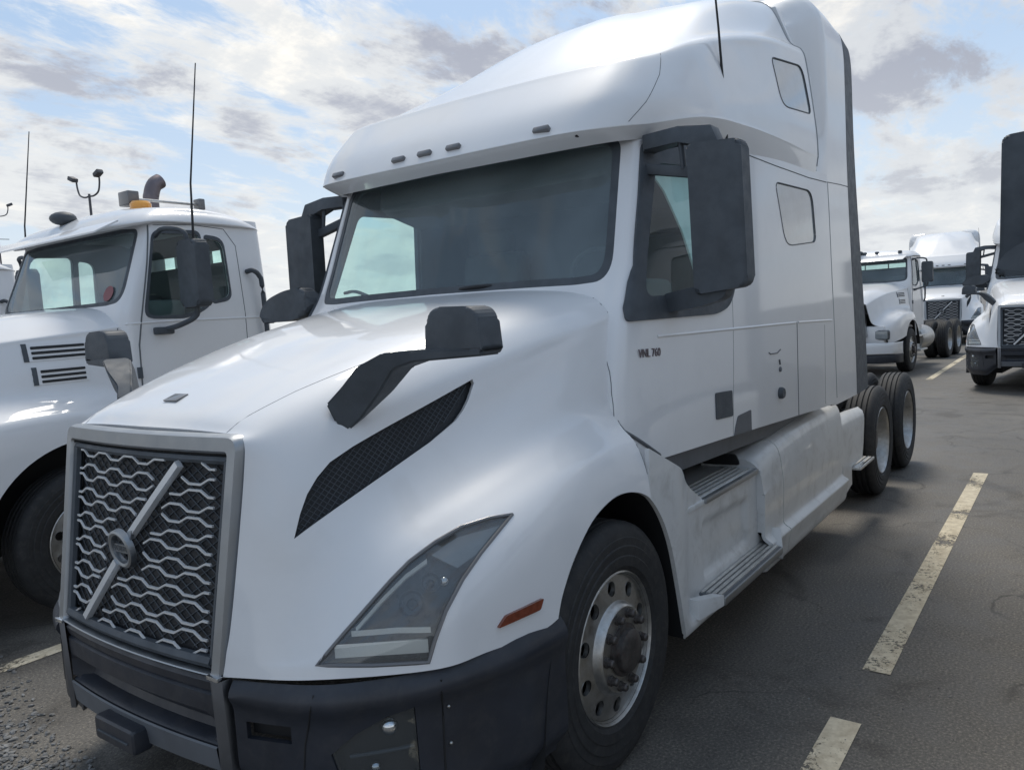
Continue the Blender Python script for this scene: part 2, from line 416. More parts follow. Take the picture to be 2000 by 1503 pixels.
    def line(s, name, mat, parent, P, D=None, rr=.003, off=.0, both=True):
        pts = []
        for q in s.uvs(P, D, False, .04): pts.append(Vector(s.at(*q)+s.nrm(*q)*off))
        for sg in ((1, -1) if both else (1,)):
            bm = bmesh.new(); bm_tube(bm, [Vector((p.x, sg*p.y, p.z)) for p in pts], rr, 6); o_ = from_bm(name, bm, mat, parent)
        return o_
def grid_xz(xs, zs, fy, nx=60, nz=40):
    return np.array([[(x, fy(x, z), z) for z in np.linspace(*zs, nz)] for x in np.linspace(*xs, nx)])
def text_mesh(name, txt, size, mat, parent, Mx, depth=.002):
    cu = bpy.data.curves.new(name, 'FONT'); cu.body = txt; cu.size = size; cu.extrude = depth; cu.align_x = 'CENTER'; cu.align_y = 'CENTER'
    tmp = bpy.data.objects.new('tmp', cu); C.objects.link(tmp)
    me = bpy.data.meshes.new_from_object(tmp); bpy.data.objects.remove(tmp)
    me.name = name; me.transform(Mx); me.materials.clear(); me.materials.append(MAT[mat])
    o = bpy.data.objects.new(name, me); C.objects.link(o); o.parent = parent; return o
def smooth01(t): t = min(max(t, 0), 1); return t*t*(3-2*t)

# ------------------------------------------------------------------ wheels (built once each, then copied)
def tyre_bm(bm, x, z, y0, y1, R=.505, Ri=.292, grooves=4, n=64):
    w_ = y1-y0; prof = [(Ri, y0+.03), (Ri+.03, y0+.012), (Ri+.034, y0+.006), (.365, y0+.001), (.37, y0+.005), (.405, y0), (.41, y0+.005), (.44, y0+.004), (.444, y0+.008), (.46, y0+.010), (R-.02, y0+.022), (R-.004, y0+.04)]
    a, b = y0+.045, y1-.045; gw = .010
    for k in range(grooves):
        c = a+(b-a)*(k+.5)/grooves
        prof += [(R, c-gw), (R-.014, c-gw+.002), (R-.014, c+gw-.002), (R, c+gw)]
    prof += [(R-.004, y1-.04), (R-.02, y1-.022), (.46, y1-.010), (.444, y1-.008), (.44, y1-.004), (.41, y1-.005), (.405, y1), (.37, y1-.005), (.365, y1-.001), (Ri+.034, y1-.006), (Ri+.03, y1-.012), (Ri, y1-.03)]
    bm_lathe(bm, prof, (x, 0, z), 'y', n)
def disc_with_holes(bm, prof, holes_r, hole_rad, nh, o, n=80):
    """lathe whose band between prof[i] and prof[i+1] at holes_r is pierced by nh hand holes"""
    pass
def make_wheel(kind, parent, x, side):
    """front: convex disc; rear: dish, two tyres"""
    sg = side; z = .505
    bm = bmesh.new()
    if kind == 'front':
        lip = 1.175
        # barrel and lip
        prof = [(.285, lip-.16), (.288, lip-.02), (.300, lip+.004), (.306, lip), (.300, lip-.010)]
        bm_lathe(bm, prof, (x, 0, z), 'y', 64)
        # disc: flat outer ring with holes (r .285 -> .20), step, raised centre
        ri, ro = .188, .286; hr = .240; nh = 10; hrad = .030
        def disc_y(rr):
            if rr > ri: return lip-.022+(ro-rr)/(ro-ri)*.016
            return lip-.006
        pts = []; ed = []
        def ring(cx, cy, rr, m, ph=0):
            b = len(pts)
            for k in range(m):
                t = 2*math.pi*k/m+ph; pts.append(Vector((cx+rr*math.cos(t), cy+rr*math.sin(t))))
            for k in range(m): ed.append((b+k, b+(k+1) % m))
        ring(0, 0, ro, 80); ring(0, 0, ri, 60)
        cs = []
        for k in range(nh):
            t = 2*math.pi*(k+.5)/nh; cs.append((hr*math.cos(t), hr*math.sin(t))); ring(*cs[-1], hrad, 18)
        for rr in (.205, .222, .27): 
            for k in range(60): pts.append(Vector((rr*math.cos(2*math.pi*k/60), rr*math.sin(2*math.pi*k/60))))
        r_ = delaunay_2d_cdt(pts, ed, [], 0, 1e-6); vm_ = {}
        for t in r_[2]:
            c = sum((r_[0][k] for k in t), Vector((0, 0)))/len(t)
            if c.length > ro or c.length < ri or any((c-Vector(q)).length < hrad*.985 for q in cs): continue
            vs = []
            for k in t:
                if k not in vm_:
                    p = r_[0][k]; vm_[k] = bm.verts.new((x+p.x, disc_y(p.length), z+p.y))
                vs.append(vm_[k])
            bm.faces.new(vs)
        for (a, b) in cs:                                       # hole walls
            bm_lathe(bm, [(hrad, disc_y(hr)), (hrad*.96, disc_y(hr)-.018)], (x+a, 0, z+b), 'y', 18)
        bm_lathe(bm, [(ri, lip-.006), (.182, lip+.004), (.176, lip+.022), (.168, lip+.028), (.085, lip+.028), (.080, lip+.022)], (x, 0, z), 'y', 60)
        face = lip+.028
        y0, y1 = .90, 1.195
    else:
        lip = 1.19
        prof = [(.285, .62), (.285, lip-.02), (.300, lip+.004), (.306, lip), (.298, lip-.012)]
        bm_lathe(bm, prof, (x, 0, z), 'y', 48)
        bm_lathe(bm, [(.285, lip-.13), (.26, lip-.15), (.18, lip-.17), (.08, lip-.17)], (x, 0, z), 'y', 48)
        face = lip-.17
    if sg < 0: bmesh.ops.scale(bm, vec=(1, -1, 1), verts=bm.verts)
    wh = from_bm('wheel', bm, 'alu', parent)
    bm = bmesh.new()
    if kind == 'front': tyre_bm(bm, x, z, y0, y1)
    else: tyre_bm(bm, x, z, .935, 1.205, n=48); tyre_bm(bm, x, z, .60, .87, n=48)
    if sg < 0: bmesh.ops.scale(bm, vec=(1, -1, 1), verts=bm.verts)
    from_bm('tyre', bm, 'rubber', wh)
    # hub
    bm = bmesh.new()
    if kind == 'front': bm_lathe(bm, [(.105, face), (.105, face+.010), (.088, face+.014), (.085, face+.035), (.07, face+.045), (.03, face+.048), (.001, face+.048)], (x, 0, z), 'y', 32)
    else: bm_lathe(bm, [(.12, face), (.115, face+.08), (.10, face+.11), (.001, face+.115)], (x, 0, z), 'y', 32)
    if sg < 0: bmesh.ops.scale(bm, vec=(1, -1, 1), verts=bm.verts)
    from_bm('hub', bm, 'hub', wh)
    me = None
    for k in range(10):
        t = 2*math.pi*k/10
        if me is None:
            bm = bmesh.new(); bm_lathe(bm, [(.021, 0), (.021, .008), (.017, .010), (.016, .028), (.011, .034), (.001, .035)], (0, 0, 0), 'y', 10)
            o = from_bm('lug_nut', bm, 'hub', wh); me = o.data
        else:
            o = bpy.data.objects.new('lug_nut', me); C.objects.link(o); o.parent = wh
        o.location = (x+.1425*math.cos(t), sg*face, z+.1425*math.sin(t))
        if sg < 0: o.scale = (1, -1, 1)
    if kind != 'front':
        # inner drum
        bm = bmesh.new(); bm_lathe(bm, [(.001, .9*sg), (.2, .9*sg), (.2, .5*sg), (.001, .5*sg)], (x, 0, z), 'y', 24); from_bm('brake_drum', bm, 'chassis', wh)
    return wh

# ================================================================== the white sleeper tractor
def build_sleeper(root):
    # ---------------- hood and front fenders (one moulding)
    HK = [
     [(1.225,0,1.545),(1.15,0,1.600),(.98,0,1.675),(.77,0,1.745),(.50,0,1.820),(.25,0,1.875),(0,0,1.920),(-.20,0,1.952),(-.36,0,1.980)],
     [(1.215,.25,1.543),(1.145,.27,1.596),(.975,.29,1.668),(.765,.32,1.737),(.50,.35,1.812),(.25,.38,1.867),(0,.41,1.912),(-.20,.44,1.947),(-.36,.46,1.974)],
     [(1.205,.43,1.537),(1.14,.455,1.580),(.965,.48,1.650),(.76,.52,1.715),(.495,.57,1.785),(.25,.62,1.84),(0,.68,1.885),(-.20,.73,1.923),(-.37,.76,1.954)],
     [(1.200,.52,1.530),(1.12,.555,1.552),(.945,.60,1.610),(.75,.645,1.668),(.49,.70,1.734),(.245,.76,1.79),(0,.825,1.838),(-.20,.88,1.876),(-.385,.92,1.914)],
     [(1.205,.555,1.500),(1.105,.615,1.492),(.93,.680,1.535),(.745,.730,1.590),(.485,.785,1.655),(.24,.845,1.712),(0,.905,1.768),(-.20,.955,1.808),(-.37,1.000,1.845)],
     [(1.218,.557,1.41),(1.122,.660,1.370),(.925,.722,1.440),(.745,.762,1.500),(.49,.812,1.570),(.24,.868,1.64),(0,.925,1.705),(-.195,.975,1.755),(-.355,1.012,1.79)],
     [(1.240,.556,1.29),(1.150,.690,1.215),(.935,.752,1.315),(.755,.790,1.388),(.50,.838,1.470),(.24,.890,1.55),(0,.945,1.63),(-.185,.990,1.68),(-.33,1.022,1.70)],
     [(1.268,.555,1.15),(1.158,.715,1.105),(.945,.800,1.225),(.765,.838,1.305),(.50,.885,1.385),(.24,.930,1.465),(0,.975,1.54),(-.175,1.010,1.575),(-.305,1.035,1.585)],
     [(1.292,.553,1.03),(1.168,.745,1.005),(.945,.865,1.165),(.770,.905,1.240),(.50,.950,1.315),(.22,.985,1.385),(0,1.015,1.435),(-.165,1.038,1.455),(-.285,1.048,1.460)],
     [(1.312,.548,.93),(1.185,.768,.925),(.950,.935,1.115),(.775,.990,1.190),(.505,1.040,1.262),(.20,1.070,1.325),(0,1.085,1.352),(-.15,1.092,1.362),(-.272,1.085,1.372)],
     [(1.325,.540,.87),(1.202,.785,.868),(.975,1.020,1.02),(.790,1.080,1.110),(.515,1.130,1.190),(.20,1.150,1.258),(0,1.160,1.278),(-.145,1.163,1.282),(-.275,1.160,1.282)],
     [(1.330,.535,.835),(1.212,.795,.84),(.985,1.065,.92),(.800,1.135,.985),(.52,1.180,1.07),(.20,1.195,1.13),(0,1.200,1.15),(-.14,1.203,1.155),(-.277,1.203,1.16)],
     [(1.337,.528,.795),(1.222,.800,.800),(.990,1.085,.800),(.800,1.150,.795),(.50,1.205,.79),(.20,1.218,.90),(0,1.222,.95),(-.14,1.222,.98),(-.275,1.222,1.0)],
    ]
    hood = Surf.curves(HK, 150, 150, flip=False)
    DV = (.76, .55, .12)                    # the way the bonnet side faces
    VENT = [(1.15,.69,1.203),(1.120,.69,1.275),(1.086,.69,1.331),(1.045,.695,1.378),(.991,.70,1.417),(.905,.72,1.455),(.803,.74,1.489),(.607,.78,1.553),(.40,.84,1.634),(.397,.843,1.618),(.444,.85,1.562),(.478,.85,1.528),(.524,.85,1.497),(.646,.83,1.437),(.816,.79,1.362),(.963,.74,1.288)]
    HL = [(.541,1.09,1.173),(.63,1.062,1.181),(.746,1.03,1.177),(.855,1.012,1.155),(.954,.985,1.115),(1.015,.96,1.07),(1.065,.93,1.019),(1.105,.90,.972),(1.142,.865,.922),(1.188,.80,.835),(1.099,.95,.830),(.995,1.08,.825),(.971,1.09,.887),(.922,1.10,.965),(.844,1.11,1.043),(.759,1.12,1.103)]
    DH = (.72, .62, .30)
    vent_uv = hood.uvs(VENT, DH); hl_uv = hood.uvs(HL, DH)
    # wheel arch in (u,v)
    ARCH = catmull([(x, 0, z) for x, z in [(.60,.28),(.545,.58),(.465,.80),(.40,.905),(.30,1.0),(.165,1.085),(.0,1.125),(-.145,1.112),(-.27,1.058),(-.38,.945),(-.46,.80),(-.515,.62),(-.565,.42),(-.59,.32)]], 66)
    arch = []
    for p in ARCH:
        h = hood.bvh.ray_cast(Vector((p[0], 1.9, p[2])), Vector((0, -1, 0)), .85)
        if h[0] is not None and h[0].y > 1.0: arch.append(hood.uvhit(h[0], h[2]))
    arch = [(1.2, arch[0][1])]+arch+[(arch[-1][0], 1.05), (1.2, 1.05)]
    body = hood.mk('hood', 'white', root, holes=[vent_uv, hl_uv, arch], nu=70, nv=80, thick=.018)
    # headlights: lens, dark housing, light strips, projector
    for sgn in (1, -1):
        uvp = hood.uvs(HL, DH, True, .03)
        def piece(name, mat, off, thick, parent, P=None, n=14):
            V, F = hood.panel(uvp if P is None else hood.uvs(P, DH, True, .02), [], n, n, off, thick, False)
            if sgn < 0: V = MX(V); F = [t[::-1] for t in F]
            return obj(name, V, F, mat, parent)
        lens = piece('headlight', 'lens', -.004, .004, root)
        piece('housing', 'housing', -.055, .01, lens)
        # border of the lamp (grey seal)
        b = []
        for q in uvp: b.append(hood.at(*q)+hood.nrm(*q)*-.002)
        bm = bmesh.new(); pts = [Vector((p[0], p[1]*sgn, p[2])) for p in b]; bm_tube(bm, pts+[pts[0]], .0065, 6, False); from_bm('seal', bm, 'marker_grey', lens)
        def strip(name, P, hw, mat, off=-.022):
            q = [hood.uv(p, DH) for p in densify(P, .03, False)]
            V = []; F = []
            for i, k in enumerate(q):
                a = hood.at(*k)+hood.nrm(*k)*off
                for dz, dn in ((hw, 0), (-hw, 0), (-hw, -.012), (hw, -.012)):
                    V.append(a+np.array((0, 0, dz))+hood.nrm(*k)*dn)
            for i in range(len(q)-1):
                for j in range(4): F.append((4*i+j, 4*i+(j+1) % 4, 4*i+4+(j+1) % 4, 4*i+4+j))
            F += [(0, 1, 2, 3), tuple(4*(len(q)-1)+j for j in (3, 2, 1, 0))]
            if sgn < 0: V = MX(V)
            bm = bmesh.new(); vs = [bm.verts.new(tuple(p)) for p in V]
            for t in F: bm.faces.new([vs[k] for k in t])
            from_bm(name, bm, mat, lens, ang=30)
        strip('light_strip', [(1.160,.845,.875),(1.07,.97,.874),(.985,1.075,.870)], .021, 'drl', -.012)
        strip('light_strip', [(1.132,.89,.928),(1.04,1.0,.926),(.975,1.08,.918)], .009, 'drl', -.012)
        strip('light_strip', [(.885,1.0,1.105),(.96,.97,1.07),(1.03,.93,1.01),(1.10,.88,.930)], .007, 'drl', -.014)
        P = [(.60,1.09,1.163),(.76,1.035,1.165),(.87,1.01,1.13),(.84,1.10,1.085),(.76,1.11,1.105)]
        piece('reflector', 'glassdark', -.03, .01, lens, P, 8)
        q = hood.uv((.87, 1.065, 1.045), DH); a = hood.at(*q)-hood.nrm(*q)*.035; nn = hood.nrm(*q)
        bm = bmesh.new(); bmesh.ops.create_uvsphere(bm, u_segments=20, v_segments=12, radius=.017, matrix=Matrix.Translation((a[0], a[1]*sgn, a[2]))); from_bm('projector', bm, 'chromehl', lens)
        # ribbed bowls of the two beams
        for (cx_, cy_, cz_, r_) in ((.97, 1.0, .99, .040), (.905, 1.03, 1.045, .030)):
            q = hood.uv((cx_, cy_, cz_), DH); a = Vector(hood.at(*q)-hood.nrm(*q)*.050); nn = Vector(hood.nrm(*q)); bm = bmesh.new()
            bm_lathe(bm, [(.001, -.004), (r_*.35, .0), (r_*.45, .012), (r_*.8, .016), (r_, .030), (r_*1.06, .030)], (0, 0, 0), 'z', 24)
            qm = nn.to_track_quat('Z', 'Y').to_matrix().to_4x4(); bmesh.ops.transform(bm, matrix=Matrix.Translation(a) @ qm, verts=bm.verts)
            if sgn < 0: bmesh.ops.scale(bm, vec=(1, -1, 1), verts=bm.verts)
            from_bm('beam_bowl', bm, 'housing', lens)
    # side vents: dark mesh set back in the opening
    VB = [np.array(p)+(np.array(p)-np.mean(VENT, 0))*.05 for p in VENT]
    for sgn in (1, -1):
        V, F = hood.panel(hood.uvs(VB, DH), [], 26, 18, -.030, .004, False)
        if sgn < 0: V = MX(V); F = [t[::-1] for t in F]
        vt = obj('hood_vent', V, F, 'grillebase', root)
        # mesh of diamond cells
        bm = bmesh.new(); uvp = hood.uvs(VENT, DH); us = [p[0] for p in uvp]; vs_ = [p[1] for p in uvp]
        poly2 = [(p[0], p[2]) for p in VENT]
        for fam in (1, -1):
            for k in range(-20, 56):
                run = []
                for j in range(60):
                    x = 1.16-.78*j/59; z = 1.15+k*.022+fam*(x-.77)*.9
                    if inpoly((x, z), poly2):
                        h = hood.uv((x, .95, z), (0, 1, 0)); a = Vector(hood.at(*h)-hood.nrm(*h)*.022); run.append(Vector((a.x, a.y*sgn, a.z)))
                    elif run:
                        if len(run) > 1: bm_tube(bm, run, .0014, 4, False)
                        run = []
                if len(run) > 1: bm_tube(bm, run, .0014, 4, False)
        from_bm('vent_mesh', bm, 'plastic', vt)['kind'] = 'stuff'
    # amber side marker, hood emblem, seams
    hood.inset('side_marker', 'amber_light', root, [(.754,1.16,.860),(.712,1.16,.889),(.532,1.18,.893),(.554,1.18,.860)], (.45, .85, .1), off=.012, thick=.02, rnd=.008, n=6)
    hood.line('hood_crease', 'seam', root, [(1.20,.46,1.535),(1.12,.475,1.575),(.95,.51,1.63),(.76,.56,1.68),(.5,.62,1.745)], None, .0012, -.0004)
    hood.line('hood_seam', 'seam', root, [k[-1] for k in HK[3:12]], None, .004, -.003)
    q = hood.uv((1.09, 0.0, 1.64), (0, 0, 1)); a = hood.at(*q)
    bm = bmesh.new(); bm_box(bm, Vector(a)+Vector((0, 0, .002)), (.055, .085, .006), Matrix.Rotation(rad(20), 3, 'Y'), .002); from_bm('hood_badge', bm, 'marker_grey', root)
    # arch lip and inner wheel well
    for sgn in (1, -1):
        bm = bmesh.new(); pts = [Vector((p[0]*1.004, sgn*1.206, p[2]+.002)) for p in ARCH]
        for a, b in zip(pts[:-1], pts[1:]):
            vs = [bm.verts.new(p) for p in (a, b, Vector((b.x, sgn*.62, b.z)), Vector((a.x, sgn*.62, a.z)))]; bm.faces.new(vs)
        bm.faces.new([bm.verts.new(Vector((p.x, sgn*.62, p.z))) for p in pts])
        bmesh.ops.remove_doubles(bm, verts=bm.verts, dist=.001)
        from_bm('wheel_well', bm, 'black', root)

    # ---------------- grille
    def gx(y, z):                              # front face of the grille: leans forward downwards, bows a little
        t = (1.46-z)/(1.46-.80); return 1.228+.105*t+.035*(1-(y/.52)**2)
    def gpt(y, z, d=0.): return Vector((gx(y, z)+d, y, z))
    sur_o = roundpoly([(0, -.555, 1.535), (0, .555, 1.535), (0, .53, .795), (0, -.53, .795)], [.05, .05, .01, .01], 6)
    sur_i = roundpoly([(0, -.503, 1.476), (0, .503, 1.476), (0, .480, .800), (0, -.480, .800)], [.012]*4, 6)
    bm = bmesh.new(); n = len(sur_o)
    o_, i_ = densify(sur_o, .05), None
    # loft ring: outer edge, raised lip, inner edge, back
    def ringpts(scale_in, d):
        res = []
        for a, b in zip(sur_o, sur_i):
            p = a*(1-scale_in)+b*scale_in; res.append(gpt(p[1], p[2], d))
        return res
    rings = [ringpts(0, -.04), ringpts(0, .0), ringpts(.12, .016), ringpts(.85, .014), ringpts(1, .004), ringpts(1, -.045)]
    # subdivide along the top so that it follows the bow
    def subd(R):
        out_ = []
        for k in range(len(R)):
            a, b = R[k], R[(k+1) % len(R)]; m = max(1, int((b-a).length/.06))
            for j in range(m):
                p = a.lerp(b, j/m); dx = gx(p.y, p.z)-((gx(a.y, a.z))*(1-j/m)+gx(b.y, b.z)*(j/m)); out_.append(Vector((p.x+dx, p.y, p.z)))
        return out_
    base = subd(rings[0]); cnts = []
    for k in range(n):
        cnts.append(max(1, int((rings[0][(k+1) % n]-rings[0][k]).length/.06)))
    def subc(R):
        out_ = []
        for k in range(n):
            a, b = R[k], R[(k+1) % n]; m = cnts[k]
            for j in range(m):
                p = a.lerp(b, j/m); dx = gx(p.y, p.z)-(gx(a.y, a.z)*(1-j/m)+gx(b.y, b.z)*(j/m)); out_.append(Vector((p.x+dx, p.y, p.z)))
        return out_
    RV = [[bm.verts.new(p) for p in subc(R)] for R in rings]; m = len(RV[0])
    for a, b in zip(RV[:-1], RV[1:]):
        for k in range(m): bm.faces.new((a[k], a[(k+1) % m], b[(k+1) % m], b[k]))
    from_bm('grille_surround', bm, 'satin', root, ang=40)
    # dark backing with frame
    G = np.array([[(gx(y, z)-.035, y, z) for z in np.linspace(.80, 1.475, 20)] for y in np.linspace(-.50, .50, 20)])
    V = G.reshape(-1, 3); F = [(i*20+j, (i+1)*20+j, (i+1)*20+j+1, i*20+j+1) for i in range(19) for j in range(19)]
    gr = obj('grille_panel', V, F, 'grillebase', root)
    bm = bmesh.new()
    def rail(P, w_, d_):
        bm_tube(bm, P, w_, 6)
    rail([gpt(y, 1.452, -.012) for y in np.linspace(-.49, .49, 12)], .014, 0); rail([gpt(y, .826, -.01) for y in np.linspace(-.465, .465, 12)], .020, 0)
    for s_ in (1, -1): rail([gpt(s_*(.492-.024*t), 1.45-.63*t, -.012) for t in np.linspace(0, 1, 8)], .016, 0)
    # small diamond mesh behind the bars
    for fam in (1, -1):
        for k in range(-30, 31):
            run = []
            for j in range(60):
                y = -.47+.94*j/59; z = 1.14+k*.036+fam*y*.62
                if .84 < z < 1.44: run.append(gpt(y, z, -.032))
            if len(run) > 1: bm_tube(bm, [run[0]]+run[1:-1:4]+[run[-1]], .0022, 4, False)
    from_bm('grille_frame', bm, 'plastic', gr)
    # diagonal bar: from the upper driver's side to the lower far side, through the ring
    A, B = (.268, 1.436), (-.285, .848)
    EC = (-.035, 1.127); ER = .066
    def diag(z): return A[0]+(B[0]-A[0])*(A[1]-z)/(A[1]-B[1])
    # wavy bright bars, one piece each side of the diagonal
    zs = [1.432-.0445*k-(.006 if k % 2 else 0) for k in range(14)]
    per = .196; amp = .0165
    for k, z0 in enumerate(zs):
        ph = 0 if k % 2 == 0 else .5
        def wave(y):
            t = ((y+.47)/per+ph) % 1.0
            if t < .30: w_ = 1
            elif t < .5: w_ = 1-2*(t-.30)/.20
            elif t < .80: w_ = -1
            else: w_ = -1+2*(t-.80)/.20
            return w_*amp*.5*1.15
        brk = sorted({-.44+0, .44}|{((m+f_-ph)*per-.47) for m in range(-1, 7) for f_ in (0, .30, .5, .80)})
        brk = [y for y in brk if -.44 <= y <= .44]
        for lo, hi in ((-.44, None), (None, .44)):
            seg = []
            for y in brk:
                z = z0+wave(y+1e-6)
                dd = y-diag(z)
                if hi is None and (dd > -.042): continue
                if lo is None and (dd < .042): continue
                if math.hypot(y-EC[0], z-EC[1]) < ER+.018: continue
                seg.append(gpt(y, z, -.006))
            if len(seg) < 2: continue
            bm = bmesh.new()
            rr = .0042
            vs = []
            for p in seg: vs.append([bm.verts.new(p+Vector((dx, 0, dz))) for dx, dz in ((-.003, -rr), (.004, -rr*.75), (.004, rr*.75), (-.003, rr))])
            for i in range(len(vs)-1):
                for j in range(4): bm.faces.new((vs[i][j], vs[i][(j+1) % 4], vs[i+1][(j+1) % 4], vs[i+1][j]))
            bm.faces.new(vs[0]); bm.faces.new(vs[-1][::-1])
            from_bm('grille_bar', bm, 'bars', gr, ang=20)
    for (p, q) in ((A, (EC[0]+ER*.60, EC[1]+ER*.72)), ((EC[0]-ER*.55, EC[1]-ER*.75), B)):
        bm = bmesh.new(); vs = []
        for t in np.linspace(0, 1, 8):
            y, z = p[0]+(q[0]-p[0])*t, p[1]+(q[1]-p[1])*t; d = Vector((0, p[0]-q[0], p[1]-q[1])).normalized(); s_ = Vector((0, d.z, -d.y))
            c = gpt(y, z, .006); vs.append([bm.verts.new(c+s_*a+Vector((b, 0, 0))) for a, b in ((-.016, -.012), (-.011, .008), (.011, .008), (.016, -.012))])
        for i in range(7):
            for j in range(4): bm.faces.new((vs[i][j], vs[i][(j+1) % 4], vs[i+1][(j+1) % 4], vs[i+1][j]))
        bm.faces.new(vs[0]); bm.faces.new(vs[-1][::-1]); from_bm('diagonal_bar', bm, 'bars', gr, ang=20)
    bm = bmesh.new(); c0 = gpt(*EC, .010)
    R_ = bm_lathe(bm, [(ER-.015, -.012), (ER-.013, .008), (ER-.004, .012), (ER+.004, .008), (ER+.006, -.012)], (0, 0, 0), 'x', 48)
    Mx = Matrix.Translation(c0) @ Matrix.Rotation(rad(9), 4, 'Y')
    bmesh.ops.transform(bm, matrix=Mx, verts=bm.verts)
    # arrow head at the upper right of the ring
    bm_prism(bm, [gpt(EC[0]+ER*.58, EC[1]+ER*.98, .004), gpt(EC[0]+ER*1.02, EC[1]+ER*1.08, .004), gpt(EC[0]+ER*.98, EC[1]+ER*.60, .004)], (.012, 0, 0))
    emb = from_bm('emblem_ring', bm, 'satin', gr)
    bm = bmesh.new(); bm_box(bm, gpt(*EC, .006), (.008, ER*1.9, .032), Matrix.Rotation(rad(9), 3, 'Y'), .002); from_bm('emblem_band', bm, 'satin', emb)
    Tx = Matrix.Translation(gpt(*EC, .0125)) @ Matrix.Rotation(rad(9), 4, 'Y') @ Matrix(((0, 0, 1, 0), (1, 0, 0, 0), (0, 1, 0, 0), (0, 0, 0, 1)))
    text_mesh('lettering', 'VOLVO', .030, 'seam', emb, Tx, .0008)

    # ---------------- bumper
    def plan(y):                                # bumper front in plan
        pts_ = [(0, 1.375), (.45, 1.350), (.53, 1.338), (.80, 1.235), (.95, 1.120), (1.05, 1.010), (1.13, .86), (1.19, .66), (1.205, .50), (1.21, .44)]
        return pts_
    PB = catmull([(x, y, 0) for y, x in plan(0)], 60)
    def bgrid(z0f, z1f, i0, i1, prof, nz=16):
        G = []
        for i in range(i0, i1):
            x, y = PB[i][0], PB[i][1]
            t = np.array(PB[min(i+1, 59)])-np.array(PB[max(i-1, 0)]); nrm = np.array((t[1], -t[0])); nrm /= np.linalg.norm(nrm)
            zt, zb = z0f(y), z1f(y); col_ = []
            for j in range(nz):
                s_ = j/(nz-1); z = zt+(zb-zt)*s_; d = prof(s_, y); col_.append((x+nrm[0]*d, y+nrm[1]*d, z))
            G.append(col_)
        return np.array(G)
    ztop = lambda y: .785+.012*smooth01((y-.9)/.3); zbot = lambda y: .445-.145*smooth01((y-.54)/.22)
    def pf(s_, y):
        d = -.012*(1-smooth01(s_/.06)) + .022*math.exp(-((s_-.12)/.08)**2)
        d += -.05*smooth01((s_-.80)/.2)
        return d
    # corner mouldings from the bright strip round to the wheel
    i5 = next(i for i in range(60) if PB[i][1] > .545)
    Gc = bgrid(ztop, zbot, i5, 60, pf, 24)
    cs_ = Surf(Gc, flip=True)
    FOG = [(1.140,.80,.565),(1.10,.86,.62),(1.04,.95,.672),(1.0,1.02,.690),(.995,1.02,.45),(1.02,.97,.42),(1.12,.83,.44)]
    HOOK = [(1.32,.60,.66),(1.26,.74,.655),(1.26,.74,.60),(1.32,.60,.605)]
    DB = (.8, .6, .05)
    f_uv = cs_.uvs(FOG, DB); h_uv = cs_.uvs(HOOK, DB)
    cs_.mk('bumper_corner', 'bumper', root, holes=[f_uv, h_uv], nu=50, nv=24, thick=.02, mirror=False)
    V, F = cs_.panel(None, [f_uv, h_uv], 50, 24, 0, .02, False); obj('bumper_corner', MX(V), [t[::-1] for t in F], 'bumper', root)
    for sgn in (1, -1):
        for P, nm, mt, of in ((FOG, 'fog_light', 'black', -.05), (HOOK, 'bumper_recess', 'black', -.04)):
            V, F = cs_.panel(cs_.uvs([np.array(p)+(np.array(p)-np.mean(P, 0))*.06 for p in P], DB), [], 10, 10, of, .004, False)
            if sgn < 0: V = MX(V); F = [t[::-1] for t in F]
            fo = obj(nm, V, F, mt, root)
            if nm == 'fog_light':
                V, F = cs_.panel(cs_.uvs([np.array(p)+(np.array(p)-np.mean(P, 0))*-.02 for p in P], DB), [], 10, 10, -.006, .003, False)
                if sgn < 0: V = MX(V); F = [t[::-1] for t in F]
                obj('lens', V, F, 'foglens', fo)
                for (dx, dy, dz, r_) in ((1.035, .945, .625, .030), (1.06, .90, .50, .018)):
                    q = cs_.uv((dx, dy, dz), DB); a = cs_.at(*q)-cs_.nrm(*q)*.03
                    bm = bmesh.new(); bmesh.ops.create_uvsphere(bm, u_segments=16, v_segments=10, radius=r_, matrix=Matrix.Translation((a[0], a[1]*sgn, a[2]))); from_bm('lamp', bm, 'chromehl', fo)
                q = [Vector(cs_.at(*cs_.uv(p, DB))-cs_.nrm(*cs_.uv(p, DB))*.02) for p in densify([(1.11,.845,.545),(1.0,1.01,.555)], .04, False)]
                tube('divider', [Vector((p.x, p.y*sgn, p.z)) for p in q], .006, 'plastic', fo, 6)
    cs_.line('bumper_seam', 'black', root, [(1.20,.80,.76),(1.215,.76,.60),(1.22,.74,.45)], DB, .0028, .0)
    cs_.line('bumper_seam', 'black', root, [(.955,1.09,.76),(.955,1.085,.60),(.955,1.08,.40)], DB, .0035, .0)
    for z in (.665, .545, .43):
        q = cs_.uv((.93, 1.09, z), DB); a = Vector(cs_.at(*q)+cs_.nrm(*q)*.002); me = None
        for sgn in (1, -1):
            bm = bmesh.new(); bmesh.ops.create_uvsphere(bm, u_segments=8, v_segments=6, radius=.006, matrix=Matrix.Translation((a.x, a.y*sgn, a.z))); from_bm('rivet', bm, 'alu', root)
    # centre section with its recess, lip and tow cover
    yy = np.linspace(-.475, .475, 31)
    def bx(y): return 1.372-.028*(abs(y)/.475)**2
    profc = [(.785, -.03), (.782, -.004), (.770, .004), (.755, .0), (.742, -.003), (.738, -.012), (.732, -.012), (.725, .0), (.70, .0), (.665, -.002), (.655, -.012), (.640, -.055), (.600, -.070), (.575, -.060), (.566, -.014), (.560, -.004), (.49, -.012), (.462, -.024), (.452, -.05), (.445, -.09)]
    V = []; F = []; m = len(profc)
